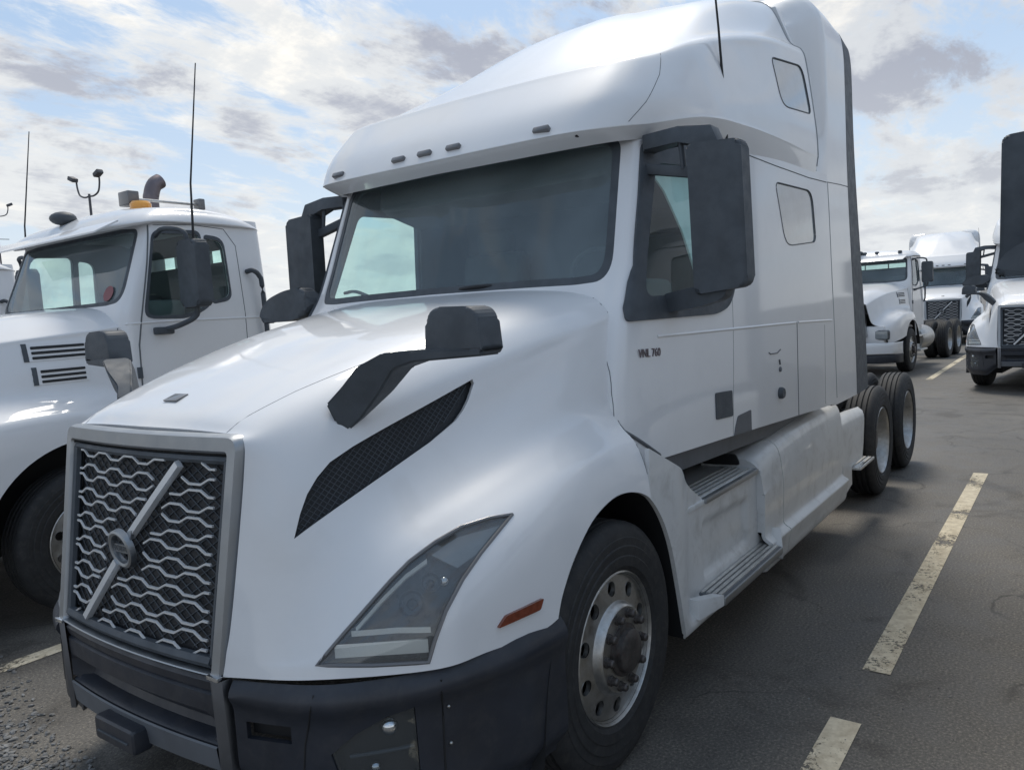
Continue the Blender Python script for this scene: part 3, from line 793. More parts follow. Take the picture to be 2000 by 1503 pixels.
    for y in yy:
        e = smooth01((.475-abs(y))/.07)       # the recess dies out at the ends
        for z, d in profc:
            if .57 < z < .66: d = d*e-.002*(1-e)
            V.append((bx(y)+d, y, z-.0*(1-(y/.475)**2)))
    for i in range(len(yy)-1):
        for j in range(m-1): F.append((i*m+j, i*m+j+1, (i+1)*m+j+1, (i+1)*m+j))
    bc = obj('bumper_centre', V, F, 'bumper', root, ang=30)
    V = []; F = []; 
    for y in yy:
        for z, d in ((.556, .0), (.552, .006), (.474, -.004), (.468, -.014)): V.append((bx(y)+d, y, z))
    for i in range(len(yy)-1):
        for j in range(3): F.append((i*4+j, i*4+j+1, (i+1)*4+j+1, (i+1)*4+j))
    obj('lower_lip', V, F, 'lip', bc)
    bm = bmesh.new(); bm_box(bm, (bx(0)+.016, -.03, .492), (.075, .26, .088), None, .018, 3); tc_ = from_bm('tow_cover', bm, 'bumper', root)
    bm = bmesh.new(); bm_box(bm, (bx(0)+.055, -.03, .488), (.008, .20, .006), None, .002); from_bm('rib', bm, 'plastic', tc_)
    for sgn in (1, -1):                         # bright uprights continuing the grille surround
        bm = bmesh.new()
        for z0, z1 in ((.785, .34),):
            P = [(1.352, .478, .785), (1.362, .50, .785), (1.346, .533, .785), (1.31, .535, .785)]
            bm_prism(bm, [(a, b*sgn, c) for a, b, c in P], (-.010, 0, -.345), .003)
        st = from_bm('bumper_upright', bm, 'dullmetal', root, ang=30)
        bm = bmesh.new(); bm_box(bm, (1.352, sgn*.505, .793), (.022, .058, .014), None, .003); from_bm('cap', bm, 'chromehl', st)

    # ---------------- chassis
    bm = bmesh.new()
    for s_ in (1, -1): bm_box(bm, (-3.05, s_*.43, .87), (8.3, .09, .28))
    for x in (1.0, -4.3, -5.8, -7.15): bm_box(bm, (x, 0, .87), (.12, .8, .22))
    ch = from_bm('chassis', bm, 'chassis', root)
    box('engine_bay', (.40, 0, 1.05), (1.30, 1.0, .55), 'black', root, .02)
    box('underbody', (-1.75, 0, .86), (3.4, 1.30, .50), 'chassis', root, .02)
    bm = bmesh.new(); bm_tube(bm, [(0, -1.1, .5), (0, -.4, .44), (0, .4, .44), (0, 1.1, .5)], .06, 8); from_bm('axle', bm, 'chassis', root)
    for x in (-5.13, -6.45):
        bm = bmesh.new(); bm_tube(bm, [(x, -1.1, .505), (x, 1.1, .505)], .10, 12); bm_box(bm, (x, 0, .52), (.36, .36, .34), None, .08)
        from_bm('axle', bm, 'chassis', root)
    bm = bmesh.new(); bm_box(bm, (-5.75, 0, 1.10), (.95, .82, .05), None, .02); bm_box(bm, (-5.6, 0, 1.04), (1.2, .7, .06)); from_bm('coupling_plate', bm, 'chassis', root)
    box('rear_crossmember', (-7.25, 0, .86), (.10, .9, .26), 'chassis', root)
    for s_ in (1, -1):
        make_wheel('front', root, 0, s_)
        make_wheel('rear', root, -5.13, s_); make_wheel('rear', root, -6.45, s_)

    # ---------------- cab and sleeper shell
    R = [
     (1.09, [(-.22,0),(-.22,.55),(-.22,.90),(-.225,1.02),(-.26,1.085),(-.42,1.118),(-.80,1.135),(-1.4,1.150),(-2.2,1.180),(-3.0,1.208),(-3.40,1.215)]),
     (1.45, [(-.24,0),(-.24,.55),(-.245,.90),(-.25,1.02),(-.285,1.078),(-.43,1.110),(-.80,1.132),(-1.4,1.150),(-2.2,1.180),(-3.0,1.208),(-3.38,1.215)]),
     (1.80, [(-.30,0),(-.315,.55),(-.335,.90),(-.350,1.01),(-.375,1.065),(-.46,1.092),(-.82,1.120),(-1.4,1.146),(-2.2,1.178),(-3.0,1.206),(-3.36,1.213)]),
     (2.05, [(-.39,0),(-.415,.55),(-.470,.89),(-.500,.985),(-.520,1.035),(-.59,1.062),(-.88,1.100),(-1.4,1.132),(-2.2,1.172),(-3.0,1.203),(-3.34,1.212)]),
     (2.38, [(-.52,0),(-.55,.55),(-.600,.87),(-.630,.965),(-.650,1.010),(-.71,1.034),(-.95,1.070),(-1.4,1.108),(-2.2,1.160),(-3.0,1.198),(-3.32,1.210)]),
     (2.72, [(-.64,0),(-.67,.55),(-.725,.85),(-.755,.935),(-.775,.978),(-.82,1.004),(-1.03,1.042),(-1.4,1.078),(-2.2,1.142),(-3.0,1.190),(-3.30,1.205)]),
    ]
    K = [[(x, y, z if z > 1.1 else 1.185+.034*max(x, -3.5)) for (x, y) in row] for z, row in R]
    A = np.array([catmull(k, 140) for k in K]); G = np.stack([catmull(A[:, j], 60) for j in range(140)], 0)   # [140 (perimeter), 60 (height)]
    cab = Surf(G, flip=False)
    WS = roundpoly([(-.37,0,1.985),(-.44,.80,1.975),(-.48,.968,1.985),(-.745,.918,2.665),(-.70,.70,2.69),(-.64,0,2.69)], [0,.03,.14,.08,.02,0], 8)
    ws_uv = [(-.02, cab.uv(WS[0], (1,0,0))[1])]+[cab.uv(p, (1, .25, .1)) for p in densify(WS, .04, False)]+[(-.02, cab.uv(WS[-1], (1,0,0))[1])]
    WSi = roundpoly([(-.38,0,2.02),(-.45,.80,2.012),(-.49,.928,2.02),(-.735,.880,2.64),(-.70,.70,2.655),(-.64,0,2.66)], [0,.03,.12,.07,.02,0], 8)
    wsi_uv = [(-.02, cab.uv(WSi[0], (1,0,0))[1])]+[cab.uv(p, (1, .25, .1)) for p in densify(WSi, .04, False)]+[(-.02, cab.uv(WSi[-1], (1,0,0))[1])]
    DW = roundpoly([(-.55,1.1,1.905),(-.83,1.1,2.535),(-1.47,1.1,2.56),(-1.49,1.1,1.94),(-1.2,1.1,1.905)], [.06,.06,.08,.08,.1], 6)
    dw_uv = cab.uvs(DW, (0, 1, 0))
    SW = roundpoly([(-2.27,1.2,2.575),(-2.95,1.2,2.575),(-2.99,1.2,2.235),(-2.43,1.2,2.19),(-2.36,1.2,2.25)], [.06,.10,.06,.10,.05], 6)
    sw_uv = cab.uvs(SW, (0, 1, 0))
    cab.mk('cab_shell', 'white', root, holes=[ws_uv, dw_uv, sw_uv], nu=110, nv=44, thick=.012)
    # interior lining with the same openings
    cab.mk('cab_lining', 'interior', root, holes=[wsi_uv, dw_uv], nu=60, nv=24, off=-.035, thick=.01)
    # windshield and its black border
    cl_uv = [(max(p[0], 0), p[1]) for p in wsi_uv]; cw_uv = [(max(p[0], 0), p[1]) for p in ws_uv]
    cab.mk('windshield', 'windshield', root, outer=cw_uv, nu=24, nv=16, off=-.006, thick=0)
    cab.mk('windshield_border', 'plastic', root, outer=cw_uv, holes=[wsi_uv], nu=40, nv=20, off=-.003, thick=.002)
    # black sail around the door window
    BO = roundpoly([(-.385,1.1,1.80),(-.40,1.1,1.86),(-.475,1.1,1.97),(-.535,1.1,2.05),(-.665,1.1,2.38),(-.755,1.1,2.62),(-.85,1.1,2.655),(-1.50,1.1,2.66),(-1.56,1.1,2.0),(-1.45,1.1,1.84),(-1.26,1.1,1.80)], [.02,.01,.01,.01,.01,.03,.05,.05,.06,.12,.08], 6)
    cab.inset('window_surround', 'plastic', root, BO, (0, 1, 0), off=.014, thick=.03, holes=[DW], n=26)
    for o_ in cab.inset('door_window', 'sideglass', root, DW, (0, 1, 0), off=-.010, thick=0, n=10): pass
    # pale panel shaped and coloured as the reflection in the driver's window
    cab.inset('reflection_panel', 'reflection_panel', root, [(-.875,1.1,2.52),(-1.46,1.1,2.54),(-1.47,1.1,1.92),(-1.245,1.1,1.92),(-1.19,1.1,2.056),(-1.11,1.1,2.236),(-.98,1.1,2.43)], (0, 1, 0), off=-.06, thick=.01, both=False, n=8)
    cab.inset('sleeper_window', 'glassdark', root, SW, (0, 1, 0), off=-.005, thick=.006, n=10)
    cab.line('window_seal', 'seam', root, list(SW)+[SW[0]], (0, 1, 0), .0038, .0)
    # panel seams, belt line
    sm = dict(D=(0, 1, 0))
    cab.line('door_seam', 'seam', root, [(-.245,1.1,1.37),(-.30,1.1,1.33),(-.56,1.1,1.185)], rr=.009, off=.001, **sm)
    cab.line('door_seam', 'seam', root, [(-.355,1.1,1.86),(-.305,1.1,1.68),(-.27,1.1,1.50),(-.255,1.1,1.37)], rr=.0022, off=-.0008, **sm)
    cab.line('door_seam', 'seam', root, [(-1.50,1.1,1.95),(-1.47,1.1,1.55),(-1.43,1.1,1.14)], rr=.0020, off=-.0009, **sm)
    cab.line('locker_seam', 'seam', root, [(-2.525,1.2,1.705),(-2.515,1.2,1.4),(-2.51,1.2,1.10)], rr=.0042, off=-.001, **sm)
    cab.line('roof_seam', 'seam', root, [(-1.75,1.1,2.70),(-2.3,1.2,2.675),(-2.9,1.2,2.66),(-3.28,1.2,2.665)], rr=.0032, off=.0, **sm)
    cab.line('locker_seam', 'seam', root, [(-3.12,1.2,1.66),(-3.10,1.2,1.10)], rr=.0018, off=-.0006, **sm)
    # belt line: a shallow raised fold
    cab.line('belt_moulding', 'white', root, [(-.62,1.1,1.722),(-1.0,1.12,1.718),(-1.6,1.15,1.712),(-2.2,1.18,1.706),(-2.50,1.2,1.702)], rr=.0085, off=-.002, **sm)
    cab.line('belt_moulding', 'white', root, [(-2.55,1.2,1.702),(-3.0,1.2,1.692),(-3.30,1.2,1.685)], rr=.0085, off=-.002, **sm)
    # door handle recess, step light, lock, fill cap
    cab.inset('door_pocket', 'plastic', root, [(-1.205,1.15,1.395),(-1.425,1.15,1.385),(-1.425,1.15,1.245),(-1.205,1.15,1.255)], (0, 1, 0), off=.006, thick=.012, rnd=.015, n=6)
    cab.inset('sill_pad', 'lip', root, [(-1.50,1.15,1.235),(-1.69,1.15,1.245),(-1.69,1.15,1.09),(-1.42,1.15,1.09),(-1.46,1.15,1.18)], (0, 1, 0), off=.004, thick=.01, rnd=.012, n=6)
    def knob(name, x, z, rr, mat, d=.02):
        for s_ in (1, -1):
            q = cab.uv((x, 1.2, z), (0, 1, 0)); a = cab.at(*q)
            bm = bmesh.new(); bm_lathe(bm, [(rr, 0), (rr, d*.6), (rr*.8, d), (.001, d)], (a[0], a[1]-.002, z), 'y', 20)
            if s_ < 0: bmesh.ops.scale(bm, vec=(1, -1, 1), verts=bm.verts)
            from_bm(name, bm, mat, root)
    knob('filler_cap', -2.17, 1.285, .036, 'plastic', .03); knob('lock', -2.18, 1.43, .016, 'lip', .012)
    cab.line('grab_recess', 'lip', root, [(-2.00,1.18,1.545),(-2.03,1.18,1.535),(-2.14,1.18,1.533),(-2.20,1.18,1.55)], rr=.004, off=.001, **sm)
    cab.line('hinge_pin', 'lip', root, [(-2.17,1.18,1.49),(-2.18,1.18,1.46)], rr=.006, off=.003, **sm)
    for s_ in (1, -1):
        q = cab.uv((-.535, 1.12, 1.652), (0, 1, 0)); a = cab.at(*q)+cab.nrm(*q)*.003
        X = Vector((-s_, -.05 if s_ > 0 else -.05, -.035*1)).normalized(); Yv = Vector((0, 0, 1)); X = Vector((-s_*1.0, 0.06*(-1 if s_ < 0 else 1)*-1*-1, -.03)).normalized()
        nn = Vector((0, s_, 0)); Yv = nn.cross(X).normalized()
        Mx = Matrix(((X.x, Yv.x, nn.x, a[0]), (X.y, Yv.y, nn.y, a[1]*s_), (X.z, Yv.z, nn.z, a[2]), (0, 0, 0, 1)))
        text_mesh('model_badge', 'VNL 760', .054, 'badge', root, Mx, .002)
    # ---------------- interior
    box('dashboard', (-.82, 0, 1.80), (.62, 1.96, .40), 'interior', root, .06, seg=3)
    box('cab_floor', (-1.5, 0, 1.16), (2.3, 2.05, .06), 'interior', root, 0)
    box('sleeper_bulkhead', (-2.05, 0, 1.95), (.05, 2.16, 1.6), 'interior', root, 0)
    box('headliner', (-1.45, 0, 2.70), (1.35, 1.95, .05), 'interior', root, .01)
    box('overhead_shelf', (-1.02, 0, 2.575), (.42, 1.62, .22), 'interior', root, .08, Matrix.Rotation(rad(-14), 3, 'Y'), 3)
    for s_ in (1, -1):
        box('seat', (-1.45, s_*.62, 1.62), (.50, .50, .16), 'seat', root, .05, seg=3)
        bk = box('seat_back', (-1.72, s_*.62, 1.96), (.16, .50, .66), 'seat', root, .06, Matrix.Rotation(rad(-8), 3, 'Y'), 3)
        box('headrest', (-1.76, s_*.62, 2.36), (.10, .28, .16), 'seat', bk, .04, seg=3)
    bm = bmesh.new()
    th = [2*math.pi*k/32 for k in range(33)]
    bm_tube(bm, [Matrix.Rotation(rad(-62), 3, 'Y') @ Vector((.22*math.cos(t), .22*math.sin(t), 0))+Vector((-1.08, .62, 1.98)) for t in th], .016, 8, False)
    bm_tube(bm, [(-1.08, .62, 1.98), (-.85, .62, 1.86)], .03, 8); from_bm('steering_wheel', bm, 'seat', root)
    # wipers and cowl grille
    for P in ([(-.47,-.62,2.045),(-.50,-.40,2.065),(-.455,-.10,2.06),(-.44,.22,2.055)], [(-.43,.05,2.045),(-.40,.25,2.06),(-.45,.50,2.055),(-.50,.80,2.05)], [(-.57,-.86,2.10),(-.53,-.72,2.10),(-.46,-.50,2.045)]):
        P = [(x+.020, y, z-.055) for x, y, z in P]; wi = tube('wiper', catmull(P, 14), .010, 'black', root, 6)
    bm = bmesh.new()
    for k in range(26):
        a = -1.0+2.0*k/25; b = a+2.0/25
        x_ = lambda y: -.36-.13*abs(y)**2.4
        if k < 25:
            vs = [bm.verts.new(p) for p in ((x_(a)-.01, a, 1.925-.02*abs(a)**3), (x_(b)-.01, b, 1.925-.02*abs(b)**3), (x_(b)+.0, b, 1.975-.008*abs(b)), (x_(a)+.0, a, 1.975-.008*abs(a)))]
            bm.faces.new(vs)
    from_bm('cowl_grille', bm, 'plastic', root)

    # ---------------- roof fairing
    RF = [
     [(-.46,0,2.60),(-.48,.45,2.60),(-.54,.78,2.61),(-.66,.95,2.63),(-.84,1.02,2.65),(-1.2,1.075,2.68),(-1.8,1.115,2.70),(-2.4,1.150,2.70),(-3.05,1.190,2.685)],
     [(-.36,0,2.635),(-.38,.45,2.64),(-.435,.79,2.65),(-.555,.955,2.665),(-.76,1.05,2.695),(-1.2,1.145,2.775),(-1.8,1.165,2.815),(-2.4,1.185,2.815),(-3.05,1.205,2.79)],
     [(-.355,0,2.660),(-.375,.45,2.665),(-.430,.79,2.675),(-.55,.962,2.690),(-.755,1.057,2.72),(-1.2,1.150,2.805),(-1.8,1.168,2.845),(-2.4,1.190,2.85),(-3.05,1.210,2.84)],
     [(-.46,0,2.80),(-.475,.48,2.80),(-.52,.80,2.81),(-.615,.965,2.825),(-.81,1.07,2.85),(-1.2,1.135,2.92),(-1.8,1.158,2.98),(-2.4,1.185,3.02),(-3.03,1.205,3.02)],
     [(-.665,0,2.985),(-.675,.48,2.985),(-.70,.80,2.985),(-.76,.94,2.995),(-.90,1.03,3.025),(-1.23,1.095,3.12),(-1.8,1.10,3.26),(-2.4,1.135,3.36),(-3.00,1.165,3.40)],
     [(-.725,0,3.034),(-.735,.47,3.034),(-.76,.785,3.034),(-.82,.915,3.046),(-.955,.995,3.08),(-1.26,1.055,3.19),(-1.8,1.085,3.335),(-2.4,1.115,3.46),(-2.97,1.14,3.52)],
     [(-.82,0,3.058),(-.83,.45,3.058),(-.855,.735,3.058),(-.925,.855,3.072),(-1.06,.925,3.112),(-1.34,.975,3.225),(-1.8,1.01,3.39),(-2.4,1.04,3.53),(-2.96,1.06,3.595)],
     [(-1.25,0,3.32),(-1.25,.30,3.315),(-1.27,.48,3.30),(-1.33,.62,3.30),(-1.45,.72,3.34),(-1.65,.79,3.43),(-2.0,.85,3.59),(-2.45,.89,3.75),(-2.98,.93,3.86)],
     [(-1.75,0,3.605),(-1.75,.20,3.60),(-1.77,.36,3.585),(-1.82,.48,3.585),(-1.93,.56,3.62),(-2.1,.62,3.69),(-2.35,.67,3.79),(-2.65,.71,3.88),(-3.00,.75,3.945)],
     [(-2.25,0,3.825),(-2.26,.11,3.823),(-2.28,.2,3.82),(-2.33,.27,3.825),(-2.41,.32,3.85),(-2.52,.36,3.885),(-2.68,.40,3.925),(-2.83,.44,3.955),(-3.02,.48,3.982)],
     [(-2.40,0,3.88),(-2.46,0,3.90),(-2.52,0,3.92),(-2.58,0,3.935),(-2.65,0,3.95),(-2.73,0,3.962),(-2.82,0,3.973),(-2.92,0,3.983),(-3.04,0,3.99)],
    ]
    A = np.array([catmull(k, 120) for k in RF]); G = np.stack([catmull(A[:, j], 110) for j in range(120)], 0)
    roof = Surf(G, flip=False)
    UW = roundpoly([(-2.33,1.15,3.335),(-2.90,1.15,3.395),(-2.955,1.15,3.085),(-2.42,1.15,3.045),(-2.36,1.15,3.10)], [.05,.09,.05,.09,.05], 6)
    roof.mk('roof_fairing', 'white', root, nu=90, nv=80, thick=.012, holes=[roof.uvs(UW, (0, 1, 0))], ang=40)
    roof.inset('sleeper_window', 'glassdark', root, UW, (0, 1, 0), off=-.004, thick=.006, n=10)
    roof.line('window_seal', 'seam', root, list(UW)+[UW[0]], (0, 1, 0), .0042, .0)
    roof.line('fairing_seam', 'seam', root, [(-.97,1.0,3.07),(-.88,1.05,2.95),(-.72,1.1,2.80),(-.60,1.1,2.70)], (.3, 1, .0), .0018, -.0003)
    for s_ in (1, -1):
        pts = [Vector(roof.at(1, v)+np.array((-.006, -.004, 0))) for v in np.linspace(.06, .86, 40)]
        tube('rear_edge_strip', [(p.x, p.y*s_, p.z) for p in pts], .009, 'stripgrey', root, 8)
        pts = [Vector(cab.at(1, v)+np.array((-.004, -.003, 0))) for v in np.linspace(.02, .97, 30)]
        tube('rear_edge_strip', [(p.x, p.y*s_, p.z) for p in pts], .006, 'stripgrey', root, 8)
    for y in (0, .185, -.185, .68, -.68):
        x0 = -.39-.055*abs(y)**2*1.2
        q = roof.uv((x0, abs(y), 2.69), (1, .1, -.0)); a = Vector(roof.at(*q)); a.y = y
        sl_ = -.12*(1 if y > 0 else -1)*(abs(y) > .5)
        box('clearance_light', (a.x+.004, y, a.z), (.03, .085, .026), 'marker_grey', root, .006, Matrix.Rotation(rad(-32), 3, 'Y'), 2)
    # ---------------- side extenders (fairing behind the sleeper)
    prof = catmull([(1.200,1.05),(1.200,2.0),(1.200,2.9),(1.198,3.45),(1.190,3.72),(1.155,3.88),(1.06,3.985),(.90,4.03),(.70,4.045)], 64)
    def xf_(z): return -3.37+.33*smooth01((z-1.1)/2.2)
    def xm_(z): return -4.11+.19*smooth01((z-1.1)/2.0)
    def xb_(z): return -4.60+.36*smooth01((z-1.0)/2.4)
    for x0f, x1f, nm, mt in ((xf_, xm_, 'side_extender', 'white'), (xm_, xb_, 'extender_flap', 'plastic')):
        G = []
        for t in np.linspace(0, 1, 16):
            col_ = []
            for y, z in prof:
                x = x0f(z)+(x1f(z)-x0f(z))*t; q = smooth01((z-2.75)/.7)
                if mt == 'white':
                    dy = -.012*(1-smooth01(t/.12))-.20*q*(1-smooth01(t/.34)); dz = -.05*smooth01((t-.6)/.4)*smooth01((z-3.8)/.2)-.16*smooth01((z-3.7)/.25)*(1-smooth01(t/.34))
                else: dy = .002-.02*t; dz = -.055*smooth01((z-3.8)/.2)-.03*t*smooth01((z-3.7)/.3)
                col_.append((x, y+dy, z+dz))
            G.append(col_)
        sx = Surf(np.array(G), flip=False)
        for s_ in (1, -1):
            V, F = sx.panel(None, [], 15, 50, 0, .02, False)
            if s_ < 0: V = MX(V); F = [t_[::-1] for t_ in F]
            e_ = obj(nm, V, F, mt, root)
        if mt == 'white': sx.line('extender_seam', 'seam', root, [(-3.2,1.2,2.665),(-3.7,1.2,2.69),(-4.05,1.2,2.70)], (0, 1, 0), .003, 0)
    prism('sleeper_rear_wall', [(-3.05, .95, 3.88), (-3.05, -.95, 3.88), (-3.05, -1.13, 3.4), (-3.05, -1.18, 2.9), (-3.05, -1.18, 1.1), (-3.05, 1.18, 1.1), (-3.05, 1.18, 2.9), (-3.05, 1.13, 3.4)], (-.30, 0, 0), 'white', root, .01)
    # ---------------- lower side fairings, steps, tank
    def yA(x, z):
        y = 1.140+.075*smooth01((.42-z)/.08)
        fl = smooth01((x+.86)/.30)                       # flares out to the arch
        y = y+(1.212-y)*fl
        y -= .05*smooth01((.36-z)/.10)*(1-fl*.4)
        y -= .028*smooth01((x+1.66)/.05)*smooth01((-.98-x)/.05)*smooth01((z-.45)/.05)*smooth01((.77-(x+1.3)*-.04-z)/.05)
        return y
    outl = [(-.285, 1.268)]+[(p[0]-.002, p[2]) for p in ARCH if p[0] < -.262]+[(-.60, .325), (-1.2, .300), (-1.95, .275), (-1.95, .36), (-1.90, .42), (-1.80, .50), (-1.80, .872), (-1.00, .880), (-.62, 1.115)]
    fa = Surf(grid_xz((-2.0, -.2), (.25, 1.35), yA, 130, 90), flip=True)
    uvo = fa.uvs([(x, yA(x, z), z) for x, z in outl], (0, 1, 0), True, .03)
    for s_ in (1, -1):
        V, F = fa.panel(uvo, [], 90, 60, 0, .02, False)
        if s_ < 0: V = MX(V); F = [t[::-1] for t in F]
        obj('step_fairing', V, F, 'fairing', root)
        P = [(-1.00,.885),(-1.78,.878)]
        # upper step
        us_ = box('upper_step', (-1.30, s_*.885, .868), (1.30, .53, .024), 'fairing', root, .004)
        for y in (.965, 1.00, 1.035, 1.07, 1.105): box('tread_rib', (-1.39, s_*y, .8845), (.76, .016, .010), 'tread', us_, .002)
        box('step_nosing', (-1.395, s_*1.148, .872), (.79, .030, .030), 'satin', us_, .008)
        lo = box('lower_step', (-1.37, s_*1.195, .410), (.92, .150, .030), 'lip', root, .006)
        for y in (1.155, 1.185, 1.215, 1.245): box('tread_rib', (-1.37, s_*y, .4285), (.90, .019, .012), 'tread', lo, .002)
        box('step_nosing', (-1.37, s_*1.268, .402), (.92, .022, .040), 'satin', lo, .008)
        prism('step_toe', [(-.74, s_*1.205, .455), (-.905, s_*1.275, .440), (-.905, s_*1.275, .385), (-.72, s_*1.222, .365)], (0, -.06*s_, 0), 'fairing', root, .006)
        prism('step_end', [(-1.835, s_*1.275, .41), (-1.95, s_*1.23, .50), (-1.97, s_*1.23, .30), (-1.835, s_*1.275, .35)], (0, -.08*s_, 0), 'fairing', root, .006)
        box('cab_riser', (-1.3, s_*.63, 1.00), (2.0, .02, .28), 'lip', root, 0); box('cab_sill', (-1.95, s_*1.075, 1.075), (2.75, .03, .13), 'lip', root, .01, Matrix.Rotation(rad(-2.0), 3, 'Y'))
    # tank fairing: loft of (y,z) sections along x
    def sect(x, top):
        return [(x, .80, top-.02), (x, .98, top+.0), (x, 1.08, top-.004), (x, 1.135, top-.030), (x, 1.168, top-.085), (x, 1.185, top-.20), (x, 1.190, .72), (x, 1.186, .55), (x, 1.185, .475), (x, 1.225, .445), (x, 1.228, .425), (x, 1.214, .36), (x, 1.20, .285), (x, 1.15, .262), (x, .95, .262)]
    xs = [-1.80, -1.84, -1.92, -2.1, -2.16, -2.5, -3.0, -3.45, -3.66, -3.70]
    tops = [.945, .955, .97, 1.0, 1.005, 1.025, 1.045, 1.058, 1.06, 1.06]
    def tank(nm, xs, tops, mat, lowcut=False):
        n_ = 60; G = []
        for x, tp in zip(xs, tops):
            G.append(catmull(sect(x, tp), n_))
        G = np.array([[G[i][j] for j in range(n_)] for i in range(len(xs))])
        G2 = np.stack([catmull(G[:, j], 40) for j in range(n_)], 1)
        sx = Surf(G2, flip=True)
        for s_ in (1, -1):
            V, F = sx.panel(None, [], 40, 50, 0, .02, False)
            if s_ < 0: V = MX(V); F = [t[::-1] for t in F]
            obj(nm, V, F, mat, root)
        return sx
    tank('tank_fairing', [-1.80, -1.84, -1.95, -2.10, -2.150], [.93, .955, .975, .997, 1.0], 'fairing')
    tank('tank_fairing', [-2.160, -2.5, -3.0, -3.45, -3.655], [1.0, 1.025, 1.045, 1.058, 1.06], 'fairing')
    # rear piece, upper part only
    def yR(x, z): return 1.185-.02*smooth01((z-.80)/.14)-.05*smooth01((z-.88)/.05)+.02*smooth01((-x-4.0)/.4)
    fr = Surf(grid_xz((-4.50, -3.6), (.25, 1.1), yR, 50, 50), flip=True)
    ol = [(-3.665, 1.045), (-3.76, .93), (-4.36, .915), (-4.30, .62), (-4.26, .50), (-3.95, .475), (-3.95, .34), (-3.72, .30), (-3.665, .262)]
    uvo = fr.uvs([(x, yR(x, z), z) for x, z in ol], (0, 1, 0), True, .03)
    for s_ in (1, -1):
        V, F = fr.panel(uvo, [], 20, 20, 0, .02, False)
        if s_ < 0: V = MX(V); F = [t[::-1] for t in F]
        obj('rear_fairing', V, F, 'fairing', root)
        prism('tank_end_cap', [(-1.802, .80*s_, .92), (-1.802, 1.08*s_, .935), (-1.802, 1.165*s_, .87), (-1.802, 1.182*s_, .50), (-1.802, .84*s_, .50)], (-.015, 0, 0), 'fairing', root)
        bm = bmesh.new(); bm_prism(bm, roundpoly([(-1.790, .80*s_, .955), (-1.790, 1.03*s_, .965), (-1.790, 1.055*s_, .900), (-1.790, .82*s_, .895)], .02, 3), (.012, 0, 0)); from_bm('grab_hole', bm, 'black', root)
        rs = box('rear_step', (-4.22, s_*1.17, .462), (.52, .16, .020), 'tread', root, .004)
        for y in (1.12, 1.16, 1.20, 1.24): box('tread_rib', (-4.22, s_*y, .476), (.50, .010, .010), 'chromehl', rs, .002)
        box('catwalk', (-3.95, s_*.70, 1.045), (.62, .72, .03), 'black', root, .004)
        box('tank_body', (-2.9, s_*.86, .66), (2.0, .50, .60), 'chassis', root, .08)

    # ---------------- door mirrors
    for s_ in (1, -1):
        dx = 0 if s_ > 0 else 0.0
        H = roundpoly([(0, 1.262, 2.565), (0, 1.508, 2.552), (0, 1.520, 1.925), (0, 1.275, 1.900)], [.022, .035, .045, .03], 5)
        bm = bmesh.new(); P = [(-.675, p[1]*s_, p[2]) for p in H]
        bm_prism(bm, P, (-.10, 0, 0), .018, 3)
        mr = from_bm('door_mirror', bm, 'plastic', root, ang=50)
        bm = bmesh.new(); c = np.mean(H, 0); bm_prism(bm, [(-.779, (c[1]+(p[1]-c[1])*.86)*s_, c[2]+(p[2]-c[2])*.92) for p in H], (.003, 0, 0)); from_bm('mirror_glass', bm, 'mirrorglass', mr)
        # upper arm from the roof rail, lower arm to the sail
        bm = bmesh.new()
        bm_prism(bm, [(-.735, 1.02*s_, 2.655), (-.735, 1.20*s_, 2.665), (-.72, 1.36*s_, 2.64), (-.71, 1.40*s_, 2.55), (-.71, 1.30*s_, 2.55), (-.72, 1.20*s_, 2.600), (-.735, 1.02*s_, 2.575)], (-.10, 0, 0), .010)
        bm_prism(bm, [(-.74, 1.03*s_, 2.525), (-.73, 1.28*s_, 2.47), (-.73, 1.28*s_, 2.42), (-.74, 1.03*s_, 2.475)], (-.05, 0, 0), .008)
        bm_tube(bm, [(-.75, 1.20*s_, 2.64), (-.74, 1.22*s_, 2.47)], .012, 8)
        from_bm('mirror_arm', bm, 'plastic', mr)
        bm = bmesh.new()
        bm_prism(bm, roundpoly([(-.72, 1.09*s_, 1.91), (-.70, 1.27*s_, 1.94), (-.70, 1.42*s_, 1.93), (-.70, 1.40*s_, 1.875), (-.70, 1.28*s_, 1.845), (-.72, 1.09*s_, 1.825)], .03, 4), (-.10, 0, 0), .010)
        from_bm('lower_mirror_arm', bm, 'plastic', mr)
    # rounded pod under the far mirror
    P = roundpoly([(-.42, -1.525, 1.90), (-.42, -1.50, 1.985), (-.42, -1.42, 2.045), (-.42, -1.27, 2.085), (-.42, -1.09, 2.10), (-.42, -1.04, 2.00), (-.42, -1.10, 1.92), (-.42, -1.27, 1.90)], .05, 4)
    bm = bmesh.new(); bm_prism(bm, P, (-.11, 0, 0), .03, 3); from_bm('mirror_pod', bm, 'plastic', root, ang=60)
    # ---------------- hood mirrors
    def hood_mirror(s_, bx_, arm, yw):
        y0, y1 = yw
        P = roundpoly([(bx_, y0*s_, 1.900), (bx_, y1*s_, 1.893), (bx_, (y1+.012)*s_, 1.755), (bx_, (y0-.012)*s_, 1.742)], [.06, .05, .006, .006], 6)
        bm = bmesh.new(); bm_prism(bm, P, (-.11, 0, 0), .014, 3)
        hm_ = from_bm('hood_mirror', bm, 'plastic', root, ang=50)
        bm = bmesh.new(); vs = []
        for (c, d1, w1) in arm:                       # loft of flat sections
            c = Vector(c); a = Vector(d1)*.5; b = Vector(w1)*.5
            vs.append([bm.verts.new(Vector(((c+p).x, (c+p).y*s_, (c+p).z))) for p in (a+b, a-b, -a-b, -a+b)])
